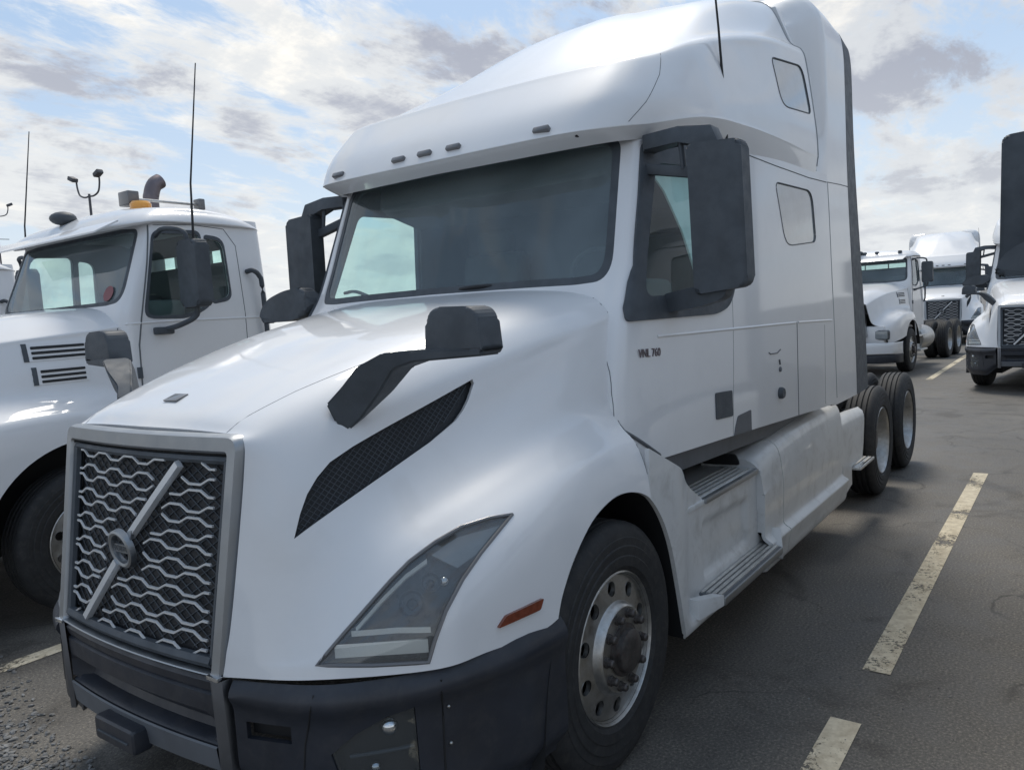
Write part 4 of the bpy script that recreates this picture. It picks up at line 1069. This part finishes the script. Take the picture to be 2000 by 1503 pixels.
        for i in range(len(vs)-1):
            for j in range(4): bm.faces.new((vs[i][j], vs[i][(j+1) % 4], vs[i+1][(j+1) % 4], vs[i+1][j]))
        bm.faces.new(vs[0]); bm.faces.new(vs[-1][::-1]); bmesh.ops.bevel(bm, geom=bm.edges[:], offset=.006, segments=2, affect='EDGES')
        from_bm('mirror_arm', bm, 'plastic', hm_, ang=50)
    ARM = [((.915, .660, 1.545), (.05, -.01, .115), (.05, .03, 0)), ((.885, .715, 1.60), (.05, -.03, .11), (.05, .03, 0)), ((.86, .80, 1.675), (.05, -.04, .095), (.10, .03, 0)), ((.83, .88, 1.735), (.03, -.02, .055), (.12, .02, 0)), ((.80, .96, 1.747), (.0, .0, .038), (.10, .0, 0)), ((.765, 1.215, 1.752), (.0, .0, .022), (.10, .0, 0))]
    for s_ in (1, -1): hood_mirror(s_, .815, ARM, (1.000, 1.205))
    # antennas
    tube('antenna', [(-1.55, 1.12, 2.70), (-1.54, 1.13, 2.80), (-1.50, 1.12, 3.30), (-1.43, 1.10, 3.95)], [.012, .009, .006, .004], 'black', root, 8)
    box('washer_jet', (-.47, .83, 2.655), (.02, .012, .03), 'black', root, .003)

# ================================================================== the short conventional day cab
def build_daycab(root, tandem=True, lamps=False):
    HK = [
     [(1.50,0,1.72),(1.15,0,1.88),(.70,0,1.985),(.30,0,2.05),(-.08,0,2.095),(-.37,0,2.12)],
     [(1.49,.35,1.70),(1.14,.45,1.865),(.70,.52,1.965),(.30,.58,2.025),(-.08,.64,2.065),(-.37,.68,2.085)],
     [(1.47,.56,1.63),(1.12,.68,1.765),(.70,.78,1.855),(.30,.86,1.90),(-.08,.93,1.935),(-.37,.985,1.960)],
     [(1.46,.60,1.55),(1.12,.72,1.69),(.70,.82,1.785),(.30,.90,1.84),(-.08,.965,1.875),(-.37,1.015,1.90)],
     [(1.46,.64,1.38),(1.12,.76,1.52),(.70,.86,1.62),(.30,.945,1.67),(-.08,1.00,1.70),(-.36,1.04,1.72)],
     [(1.45,.70,1.20),(1.12,.84,1.36),(.70,.93,1.46),(.30,.985,1.505),(-.08,1.03,1.52),(-.35,1.06,1.53)],
     [(1.43,.86,1.10),(1.10,1.04,1.27),(.70,1.10,1.375),(.30,1.12,1.41),(-.08,1.12,1.41),(-.35,1.10,1.40)],
     [(1.40,.98,.98),(1.08,1.14,1.16),(.70,1.18,1.28),(.30,1.19,1.31),(-.08,1.19,1.30),(-.35,1.17,1.27)],
     [(1.38,1.02,.72),(1.05,1.17,.80),(.70,1.20,.85),(.30,1.21,.90),(-.08,1.21,.88),(-.35,1.20,.82)],
    ]
    hood = Surf.curves(HK, 90, 90)
    AC, AR = (.02, .50), .70; arch = []
    for k in range(0, 41):
        t = rad(-5)+rad(190)*k/40
        h = hood.bvh.ray_cast(Vector((AC[0]+AR*math.cos(t), 1.9, AC[1]+AR*math.sin(t))), Vector((0, -1, 0)), .9)
        if h[0] is not None and h[0].y > .9: arch.append(hood.uvhit(h[0], h[2]))
    arch = [(1.2, arch[0][1]-.02)]+arch+[(1.2, arch[-1][1]+.05)]
    hood.mk('hood', 'white', root, holes=[arch], nu=44, nv=44, thick=.02)
    for sgn in (1, -1):
        bm = bmesh.new()
        pts = [Vector((AC[0]+(AR+.002)*math.cos(rad(t)), sgn*1.2, AC[1]+(AR+.002)*math.sin(rad(t)))) for t in range(4, 178, 6)]
        for a, b in zip(pts[:-1], pts[1:]): bm.faces.new([bm.verts.new(p) for p in (a, b, Vector((b.x, sgn*.6, b.z)), Vector((a.x, sgn*.6, a.z)))])
        bm.faces.new([bm.verts.new(Vector((p.x, sgn*.6, p.z))) for p in pts])
        bmesh.ops.remove_doubles(bm, verts=bm.verts, dist=.001); from_bm('wheel_well', bm, 'black', root)
    # louvres in the bonnet side
    D = (0, 1, 0)
    for (x0, x1, z0, z1) in ((.255, -.14, 1.855, 1.735), (.225, -.12, 1.695, 1.575)):
        hood.inset('vent_panel', 'white', root, [(x0,1,z0),(x1,1,z0+.005),(x1,1,z1+.005),(x0,1,z1)], D, off=.006, thick=.01, rnd=.01, n=5)
        hood.inset('vent_end', 'plastic', root, [(x0,1,z0),(x0-.03,1,z0),(x0-.03,1,z1),(x0,1,z1)], D, off=.008, thick=.01, n=3)
        for k in range(3):
            z = z0-.022-k*(z0-z1-.022)/2.9
            hood.inset('louvre', 'black', root, [(x0-.05,1,z),(x1+.02,1,z+.004),(x1+.02,1,z-.013),(x0-.05,1,z-.018)], D, off=.011, thick=.008, rnd=.005, n=4)
    hood.line('hood_seam', 'seam', root, [(-.355,1.0,1.93),(-.345,1.05,1.7),(-.34,1.06,1.53),(-.335,1.1,1.38)], D, .004, -.002)
    # nose: grille, lamps, bumper
    bm = bmesh.new(); bm_prism(bm, roundpoly([(1.505, -.52, 1.60), (1.505, .52, 1.60), (1.505, .60, .88), (1.505, -.60, .88)], .06, 4), (-.10, 0, 0), .01)
    g = from_bm('grille_surround', bm, 'satin', root)
    bm = bmesh.new(); bm_prism(bm, roundpoly([(1.512, -.46, 1.54), (1.512, .46, 1.54), (1.512, .53, .94), (1.512, -.53, .94)], .04, 4), (-.02, 0, 0)); from_bm('grille_panel', bm, 'grillebase', g)
    for k in range(9): box('grille_bar', (1.516, 0, 1.0+k*.058), (.012, .98-.012*k, .014), 'bars', g, .003)
    nose = [(1.45, -.98, 1.02), (1.49, -.62, 1.06), (1.49, .62, 1.06), (1.45, .98, 1.02), (1.40, 1.06, .74), (1.40, -1.06, .74)]
    box('nose_panel', (1.33, 0, .92), (.22, 1.90, .42), 'white', root, .05)
    for s_ in (1, -1):
        h = box('headlight', (1.40, s_*.86, .93), (.14, .38, .22), 'housing', root, .05, Matrix.Rotation(rad(-18*s_), 3, 'Z'), 3)
        box('lens', (1.455, s_*.86, .93), (.04, .34, .18), 'glassdark', h, .018, Matrix.Rotation(rad(-18*s_), 3, 'Z'), 3)
    bp_ = [(1.62, 0), (1.60, .55), (1.52, .90), (1.36, 1.16), (1.02, 1.22)]
    PBc = catmull([(a, b, 0) for a, b in bp_], 24)
    for (z0, z1, mt, nm, d) in ((.76, .50, 'white', 'bumper', 0), (.50, .30, 'bumper', 'bumper_valance', -.03)):
        G = []
        for p in PBc:
            G.append([(p[0]+d+e, p[1], z) for z, e in ((z0, -.05), (z0-.005, -.01), (z0-.03, 0), ((z0+z1)/2, .004), (z1+.02, 0), (z1, -.04))])
        Surf(np.array(G), flip=True).mk(nm, mt, root, nu=20, nv=6, thick=.02, ang=50)
    # cab
    def row(z, fx, fy, ex):
        return [(fx, 0, z), (fx, fy*.5, z), (fx-.005, fy*.86, z), (fx-.03, fy*.955, z), (fx-.08, fy*.995, z), (fx-.25, fy, z), (-1.0, fy+.004, z), (-1.35, fy+.002, z), (-1.56, fy-.005, z), (-1.635, fy-.04, z), (ex, fy-.12, z), (ex-.005, .5, z), (ex-.005, 0, z)]
    K = [row(1.02, -.34, 1.10, -1.66), row(1.5, -.34, 1.10, -1.66), row(1.95, -.355, 1.09, -1.66), row(2.12, -.40, 1.08, -1.655), row(2.4, -.51, 1.06, -1.645), row(2.66, -.61, 1.035, -1.63), row(2.76, -.64, 1.02, -1.62)]
    A = np.array([catmull(k, 130) for k in K]); cab = Surf(np.stack([catmull(A[:, j], 60) for j in range(130)], 0))
    WS = roundpoly([(-.40,0,2.10),(-.41,.80,2.10),(-.42,1.005,2.12),(-.62,.955,2.66),(-.62,.7,2.68),(-.62,0,2.68)], [0,.02,.14,.07,.02,0], 7)
    WSi = roundpoly([(-.40,0,2.13),(-.41,.80,2.13),(-.42,.965,2.15),(-.61,.92,2.64),(-.62,.7,2.65),(-.62,0,2.65)], [0,.02,.11,.05,.02,0], 7)
    def wuv(W): return [(-.02, cab.uv(W[0], (1,0,0))[1])]+[cab.uv(p, (1, .1, .05)) for p in densify(W, .05, False)]+[(-.02, cab.uv(W[-1], (1,0,0))[1])]
    wo, wi = wuv(WS), wuv(WSi)
    DW = roundpoly([(-.55,1.1,2.03),(-.685,1.1,2.62),(-1.05,1.1,2.63),(-1.05,1.1,2.09),(-.97,1.1,2.045),(-.86,1.1,2.01),(-.60,1.1,2.005)], [.06,.07,.05,.04,.05,.06,.05], 5)
    QW = roundpoly([(-1.10,1.1,2.60),(-1.25,1.1,2.58),(-1.26,1.1,2.14),(-1.10,1.1,2.11)], [.03,.07,.06,.03], 5)
    RWu = [cab.uv(p, (-1, 0, 0)) for p in densify([(-1.66,.80,2.58),(-1.66,.80,2.15),(-1.66,-.0,2.15),(-1.66,0,2.58)], .1, False)]; RWu = [(min(a, 1), b) for a, b in RWu]
    RWu = RWu[:-1]; top_v = RWu[0][1]; bot_v = [q for q in RWu][-1][1]
    RWu = [(RWu[0][0], top_v), (RWu[0][0], bot_v), (1.02, bot_v), (1.02, top_v)]
    cab.mk('cab_shell', 'white', root, holes=[wo, cab.uvs(DW, D), cab.uvs(QW, D), RWu], nu=80, nv=30, thick=.012)
    cab.mk('cab_lining', 'interior', root, holes=[wi, cab.uvs(DW, D), cab.uvs(QW, D), RWu], nu=50, nv=20, off=-.035, thick=.008)
    cl = [(max(a, 0), b) for a, b in wo]
    cab.mk('windshield', 'windshield', root, outer=cl, nu=16, nv=12, off=-.006)
    cab.mk('windshield_border', 'plastic', root, outer=cl, holes=[wi], nu=30, nv=16, off=-.002, thick=.003)
    rw = [(min(a, 1), b) for a, b in RWu]
    cab.mk('rear_window', 'sideglass', root, outer=rw, nu=8, nv=6, off=-.006)
    tube('rear_window_post', [(-1.66, .28, 2.14), (-1.65, .28, 2.60)], .014, 'black', root, 6); tube('rear_window_post', [(-1.66, -.28, 2.14), (-1.65, -.28, 2.60)], .014, 'black', root, 6)
    for P in (DW, QW):
        cab.inset('door_window', 'sideglass', root, P, D, off=-.008, thick=0, n=8)
        c = np.mean(P, 0); out_ = [c+(np.array(p)-c)*(1+.03/max(.1, np.linalg.norm(np.array(p)-c))) for p in P]
        cab.inset('window_seal', 'plastic', root, out_, D, off=.004, thick=.012, holes=[P], n=14)
    cab.line('door_seam', 'seam', root, [(-.66,1.1,2.68),(-.60,1.1,2.4),(-.50,1.1,2.0),(-.46,1.1,1.8),(-.44,1.1,1.2)], D, .006, 0)
    cab.line('door_seam', 'seam', root, [(-.66,1.1,2.68),(-1.0,1.1,2.70),(-1.28,1.1,2.68),(-1.37,1.1,2.55),(-1.38,1.1,2.0),(-1.36,1.1,1.2)], D, .003, 0)
    cab.line('belt_moulding', 'white', root, [(-.36,1.1,1.955),(-.8,1.1,1.965),(-1.60,1.1,1.965)], D, .010, -.003)
    cab.inset('door_hinge', 'plastic', root, [(-.425,1.1,1.64),(-.455,1.1,1.64),(-.455,1.1,1.56),(-.425,1.1,1.56)], D, off=.02, thick=.03, n=3)
    # round sticker low in the corner of the windshield
    bm = bmesh.new(); n_ = 20; q = cab.uv((-.44, .80, 2.19), (1, 0, 0)); a = Vector(cab.at(*q)+cab.nrm(*q)*.004); nn = Vector(cab.nrm(*q)); e1 = nn.cross(Vector((0, 0, 1))).normalized(); e2 = nn.cross(e1)
    bm.faces.new([bm.verts.new(a+e1*.066*math.cos(2*math.pi*k/n_)+e2*.060*math.sin(2*math.pi*k/n_)) for k in range(n_)]); from_bm('sticker', bm, 'red_light', root)
    box('dashboard', (-.68, 0, 1.92), (.50, 1.96, .42), 'interior', root, .05); box('cab_floor', (-1.0, 0, 1.12), (1.2, 2.0, .05), 'interior', root, 0)
    for s_ in (1, -1):
        box('seat', (-1.20, s_*.58, 1.60), (.45, .50, .16), 'seat', root, .05); box('seat_back', (-1.45, s_*.58, 1.95), (.14, .48, .60), 'seat', root, .05)
    # roof with a sun visor lip
    RR = [
      [(-.50,0,2.665),(-.50,.5,2.665),(-.52,.88,2.665),(-.60,1.02,2.68),(-.74,1.055,2.70),(-1.1,1.055,2.705),(-1.4,1.05,2.70),(-1.60,1.00,2.69),(-1.68,.80,2.68),(-1.68,.4,2.68),(-1.68,0,2.68)],
      [(-.47,0,2.69),(-.47,.5,2.69),(-.50,.89,2.69),(-.58,1.035,2.70),(-.73,1.070,2.715),(-1.1,1.072,2.72),(-1.4,1.068,2.715),(-1.61,1.02,2.70),(-1.70,.82,2.69),(-1.70,.4,2.69),(-1.70,0,2.69)],
      [(-.56,0,2.79),(-.56,.5,2.785),(-.58,.84,2.775),(-.64,.965,2.775),(-.76,1.01,2.785),(-1.1,1.03,2.79),(-1.4,1.02,2.775),(-1.57,.96,2.75),(-1.63,.76,2.75),(-1.63,.4,2.75),(-1.63,0,2.75)],
      [(-.74,0,2.875),(-.74,.45,2.865),(-.75,.68,2.85),(-.80,.80,2.845),(-.88,.86,2.845),(-1.1,.88,2.85),(-1.3,.86,2.835),(-1.42,.80,2.82),(-1.47,.62,2.82),(-1.48,.35,2.83),(-1.48,0,2.83)],
      [(-.98,0,2.915),(-.985,.01,2.915),(-.99,.02,2.915),(-1.0,.03,2.915),(-1.02,.035,2.915),(-1.07,.04,2.915),(-1.1,.035,2.915),(-1.13,.03,2.915),(-1.15,.02,2.912),(-1.16,.01,2.91),(-1.17,0,2.91)],
    ]
    Surf.curves(RR, 40, 110).mk('roof', 'white', root, nu=24, nv=60, thick=.012) if False else None
    A = np.array([catmull(k, 110) for k in RR]); Surf(np.stack([catmull(A[:, j], 40) for j in range(110)], 0)).mk('roof', 'white', root, nu=60, nv=24, thick=.012, ang=45)
    bm = bmesh.new(); bm_prism(bm, [(-.46, -.98, 2.70), (-.46, .98, 2.70), (-.30, .93, 2.615), (-.30, -.93, 2.615)], (0, 0, .014), .004); from_bm('sun_visor', bm, 'white', root)
    if lamps:
        for y in (-.8, -.28, 0, .28, .8): box('clearance_light', (-.62, y, 2.83-.02*abs(y)), (.10, .07, .07), 'plastic', root, .02)
    # roof equipment
    bm = bmesh.new(); bm_tube(bm, [(-1.03, .13, 3.02), (-1.68, .13, 3.02)], .012, 8); lb = from_bm('work_light_bar', bm, 'alu', root)
    box('work_light', (-1.03, .12, 3.02), (.10, .16, .12), 'marker_grey', lb, .012); box('work_light', (-1.68, .13, 3.02), (.06, .10, .10), 'marker_grey', lb, .012)
    bm = bmesh.new()
    for x in (-1.08, -1.60): bm_tube(bm, [(x, .13, 3.02), (x, .13, 2.84)], .012, 6)
    from_bm('bracket', bm, 'alu', lb)
    bm = bmesh.new(); bm_lathe(bm, [(.001, 0), (.12, 0), (.12, .02), (.085, .03), (.085, .07), (.07, .09), (.001, .095)], (-1.06, .24, 2.895), 'z', 24); from_bm('beacon', bm, 'beacon', root)
    bm = bmesh.new(); bmesh.ops.create_uvsphere(bm, u_segments=16, v_segments=10, radius=1, matrix=Matrix.Translation((-.60, -.14, 2.86)) @ Matrix.Diagonal((.10, .11, .055, 1))); from_bm('roof_horn', bm, 'plastic', root)
    # exhaust behind the cab, curved tip
    tube('exhaust_stack', catmull([(-1.88, -1.0, 1.2), (-1.88, -1.0, 2.4), (-1.88, -1.0, 3.16), (-1.89, -1.0, 3.28), (-1.93, -1.0, 3.38), (-2.00, -1.0, 3.43)], 24), .075, 'exhaust', root, 18)
    tube('grab_handle', catmull([(-1.44, 1.07, 2.34), (-1.46, 1.13, 2.345), (-1.51, 1.14, 2.30), (-1.53, 1.14, 2.20), (-1.55, 1.13, 1.65), (-1.55, 1.07, 1.62)], 30), .020, 'plastic', root, 10)
    # door mirrors on tube arms
    for s_ in (1, -1):
        P = roundpoly([(-.73, 1.235*s_, 2.545), (-.73, 1.47*s_, 2.54), (-.73, 1.475*s_, 2.06), (-.73, 1.235*s_, 2.05)], .045, 5)
        bm = bmesh.new(); bm_prism(bm, P, (-.12, 0, 0), .025, 3); m_ = from_bm('door_mirror', bm, 'plastic', root, ang=50)
        bm = bmesh.new(); bm_tube(bm, catmull([(-.70, 1.03*s_, 2.60), (-.68, 1.15*s_, 2.635), (-.70, 1.27*s_, 2.63), (-.74, 1.34*s_, 2.60), (-.76, 1.35*s_, 2.52)], 16), .018, 8); from_bm('mirror_arm', bm, 'plastic', m_)
        bm = bmesh.new(); bm_tube(bm, catmull([(-.78, 1.36*s_, 2.08), (-.78, 1.34*s_, 1.99), (-.72, 1.22*s_, 1.93), (-.66, 1.10*s_, 1.90)], 14), .020, 8); bm_box(bm, (-.65, 1.11*s_, 1.895), (.15, .05, .055), None, .015); from_bm('lower_arm', bm, 'plastic', m_)
        tube('antenna', [(-.80, 1.36*s_, 2.52), (-.82, 1.36*s_, 2.95), (-.95, 1.36*s_, 3.83)], [.010, .007, .004], 'black', m_, 6)
    # chassis and wheels
    bm = bmesh.new(); bm_box(bm, (-2.2, .43, .86), (7.6, .09, .28)); bm_box(bm, (-2.2, -.43, .86), (7.6, .09, .28)); bm_box(bm, (-2.4, 0, .86), (.12, .8, .22)); bm_box(bm, (-5.9, 0, .86), (.12, .9, .24)); from_bm('chassis', bm, 'chassis', root)
    box('engine_bay', (.45, 0, 1.05), (1.5, 1.04, .62), 'black', root, .02); box('underbody', (-1.0, 0, .86), (1.2, 1.72, .48), 'chassis', root, .02)
    for s_ in (1, -1):
        bm = bmesh.new(); bm_lathe(bm, [(.001, -.62), (.29, -.62), (.30, -.60), (.30, .60), (.29, .62), (.001, .62)], (-1.85, s_*.86, .68), 'x', 32); from_bm('fuel_tank', bm, 'alu', root)
        st = box('cab_step', (-1.0, s_*1.10, .78), (.70, .16, .04), 'tread', root, .008); box('cab_step', (-1.0, s_*1.14, .44), (.70, .16, .04), 'tread', root, .008)
        box('skirt', (-1.0, s_*1.05, .72), (.9, .04, .60), 'fairing', root, .01)
    for s_ in (1, -1):
        make_wheel('front', root, .02, s_)
        for x in (-4.15, -5.35): make_wheel('rear', root, x, s_)
    for x in (.02, -4.15, -5.35): tube('axle', [(x, -1.1, .5), (x, 1.1, .5)], .09, 'chassis', root, 10)

def copy_tree(o, parent=None, skip=()):
    c = o.copy(); C.objects.link(c)
    if parent: c.parent = parent
    for ch in list(o.children):
        if ch.name.split('.')[0] not in skip: copy_tree(ch, c, skip)
    return c

# ================================================================== ground
def sheet(name, x0, x1, y0, y1, z, mat, nx=1, ny=1):
    V = [(x0+(x1-x0)*i/nx, y0+(y1-y0)*j/ny, z) for i in range(nx+1) for j in range(ny+1)]
    F = [(i*(ny+1)+j, (i+1)*(ny+1)+j, (i+1)*(ny+1)+j+1, i*(ny+1)+j+1) for i in range(nx) for j in range(ny)]
    o = obj(name, V, F, mat, smooth=False); o['kind'] = 'structure'; return o
sheet('parking_lot', -900, 900, -900, 900, 0, 'asphalt')
W_ = .064
for (a, b, yc) in ((-6.32, -1.34, 1.868), (-.80, 1.6, 1.85), (-6.5, 3.2, -2.36), (-5.5, 3.0, -6.56), (-6.4, 2.0, 6.07)):
    sheet('paint_line', a, b, yc-W_, yc+W_, .004, 'linepaint', 12, 1)
for (a, b, yc) in ((-26.5, -15.6, .10), (-26.0, -15.5, 4.3), (-26.0, -15.5, -4.1), (-26.0, -15.5, -8.3)):
    sheet('paint_line', a, b, yc-W_, yc+W_, .004, 'linepaint', 8, 1)
# loose stone chips in front of the truck
def stones(name, spots, size, seed, mat='stone'):
    rnd = random.Random(seed); V = []; F = []
    ico = bmesh.new(); bmesh.ops.create_icosphere(ico, subdivisions=1, radius=1); iv = [v.co.copy() for v in ico.verts]; fi = [[v.index for v in fc.verts] for fc in ico.faces]; ico.free()
    for (x, y) in spots:
        s_ = size*rnd.uniform(.35, 1.0)**1.5; sc = Vector((rnd.uniform(.7, 1.5), rnd.uniform(.5, 1.1), rnd.uniform(.35, .75)))*s_
        q = Matrix.Rotation(rnd.uniform(0, 6.28), 3, 'Z') @ Matrix.Rotation(rnd.uniform(-.6, .6), 3, 'X'); b = len(V)
        for p in iv:
            p2 = Vector((p.x*sc.x, p.y*sc.y, p.z*sc.z))*rnd.uniform(.72, 1.15); V.append(tuple(q @ p2+Vector((x, y, s_*.22))))
        F += [[b+k for k in fc] for fc in fi]
    o = obj(name, V, F, mat, smooth=False); o['kind'] = 'stuff'; return o
rnd = random.Random(3); sp = []
from mathutils import noise as mnoise
while len(sp) < 6500:
    x = rnd.uniform(.75, 2.3); y = rnd.uniform(-3.2, -.7)
    d = .5+.9*mnoise.noise(Vector((x*1.9, y*1.9, 2.0)))+.35*mnoise.noise(Vector((x*6, y*6, 5)))
    edge = min(1, max(0, (x-.85-.18*(y+2.3))/.35))
    if rnd.random() < max(0, d)*edge: sp.append((x, y))
stones('gravel', sp, .019, 5)
stones('loose_chips', [(rnd.gauss(-.95, .55), rnd.gauss(1.95, .5)) for _ in range(140)], .007, 9)

# ================================================================== the trucks
main = empty('semi_truck', label='nearest white sleeper tractor, with diagonal bar across its grille, filling the picture', cat='truck', group='white sleeper tractors parked on the lot')
build_sleeper(main)
def put(src, loc, rz, label, skip=()):
    c = copy_tree(src, None, skip); c.location = loc; c.rotation_euler = (0, 0, rz); c['label'] = label; return c
t2 = put(main, (-1.03, 3.885, 0), 0, 'white tractor at right edge, showing only its big dark door mirror against the sky')
t3 = put(main, (-14.56, 2.21, 0), rad(-8), 'white sleeper tractor in the row behind, half cut off by the right picture edge')
t4 = put(main, (-28.43, -1.23, 0), rad(6.5), 'farthest white sleeper tractor, facing the camera behind the small day cab')
day = empty('day_cab_truck', (.10, -3.95, 0), 0, 'white day cab with amber beacon and curved exhaust, left of the nearest tractor', 'truck', 'white day cab trucks parked on the lot')
build_daycab(day)
d2 = put(day, (.30, -8.15, 0), 0, 'white day cab at far left edge, mostly hidden behind the one with the beacon')
d3 = put(day, (-17.72, -1.70, 0), rad(-3.7), 'small white day cab in the row behind, seen past the rear of the nearest tractor', ('beacon', 'work_light_bar', 'exhaust_stack', 'antenna', 'sticker'))
for y in (-.8, -.28, 0, .28, .8): box('clearance_light', (-.62, y, 2.835-.03*abs(y)), (.10, .08, .075), 'plastic', d3, .02)

# ================================================================== lamp posts far behind
def lamp_post(loc, rz, h, two, label):
    r_ = empty('lamp_post', loc, rz, label, 'lamp post', 'parking lot lamp posts')
    tube('pole', [(0, 0, 0), (0, 0, h*.5), (0, 0, h)], [.09, .07, .055], 'pole', r_, 10)
    box('crossbar', (0, 0, h-1.9), (.04, 1.5, .05), 'pole', r_, .01)
    for s_ in ((1, -1) if two else (1,)):
        a = tube('arm', catmull([(0, 0, h-.10), (0, .35*s_, h-.12), (0, .72*s_, h+.02), (0, .86*s_, h+.32), (0, .90*s_, h+.62)], 16), .040, 'pole', r_, 8)
        box('lamp_head', (.1, 1.0*s_, h+.78), (.30, .42, .20), 'pole', a, .05, Matrix.Rotation(rad(24*s_), 3, 'X'))
lamp_post((-15.9, -34.2, 0), rad(5), 8.5, True, 'twin-headed floodlight post rising behind the roof of the day cab with the beacon')
lamp_post((-24.5, -66, 0), rad(80), 12.0, False, 'single-armed lamp post at the far left edge of the photo')
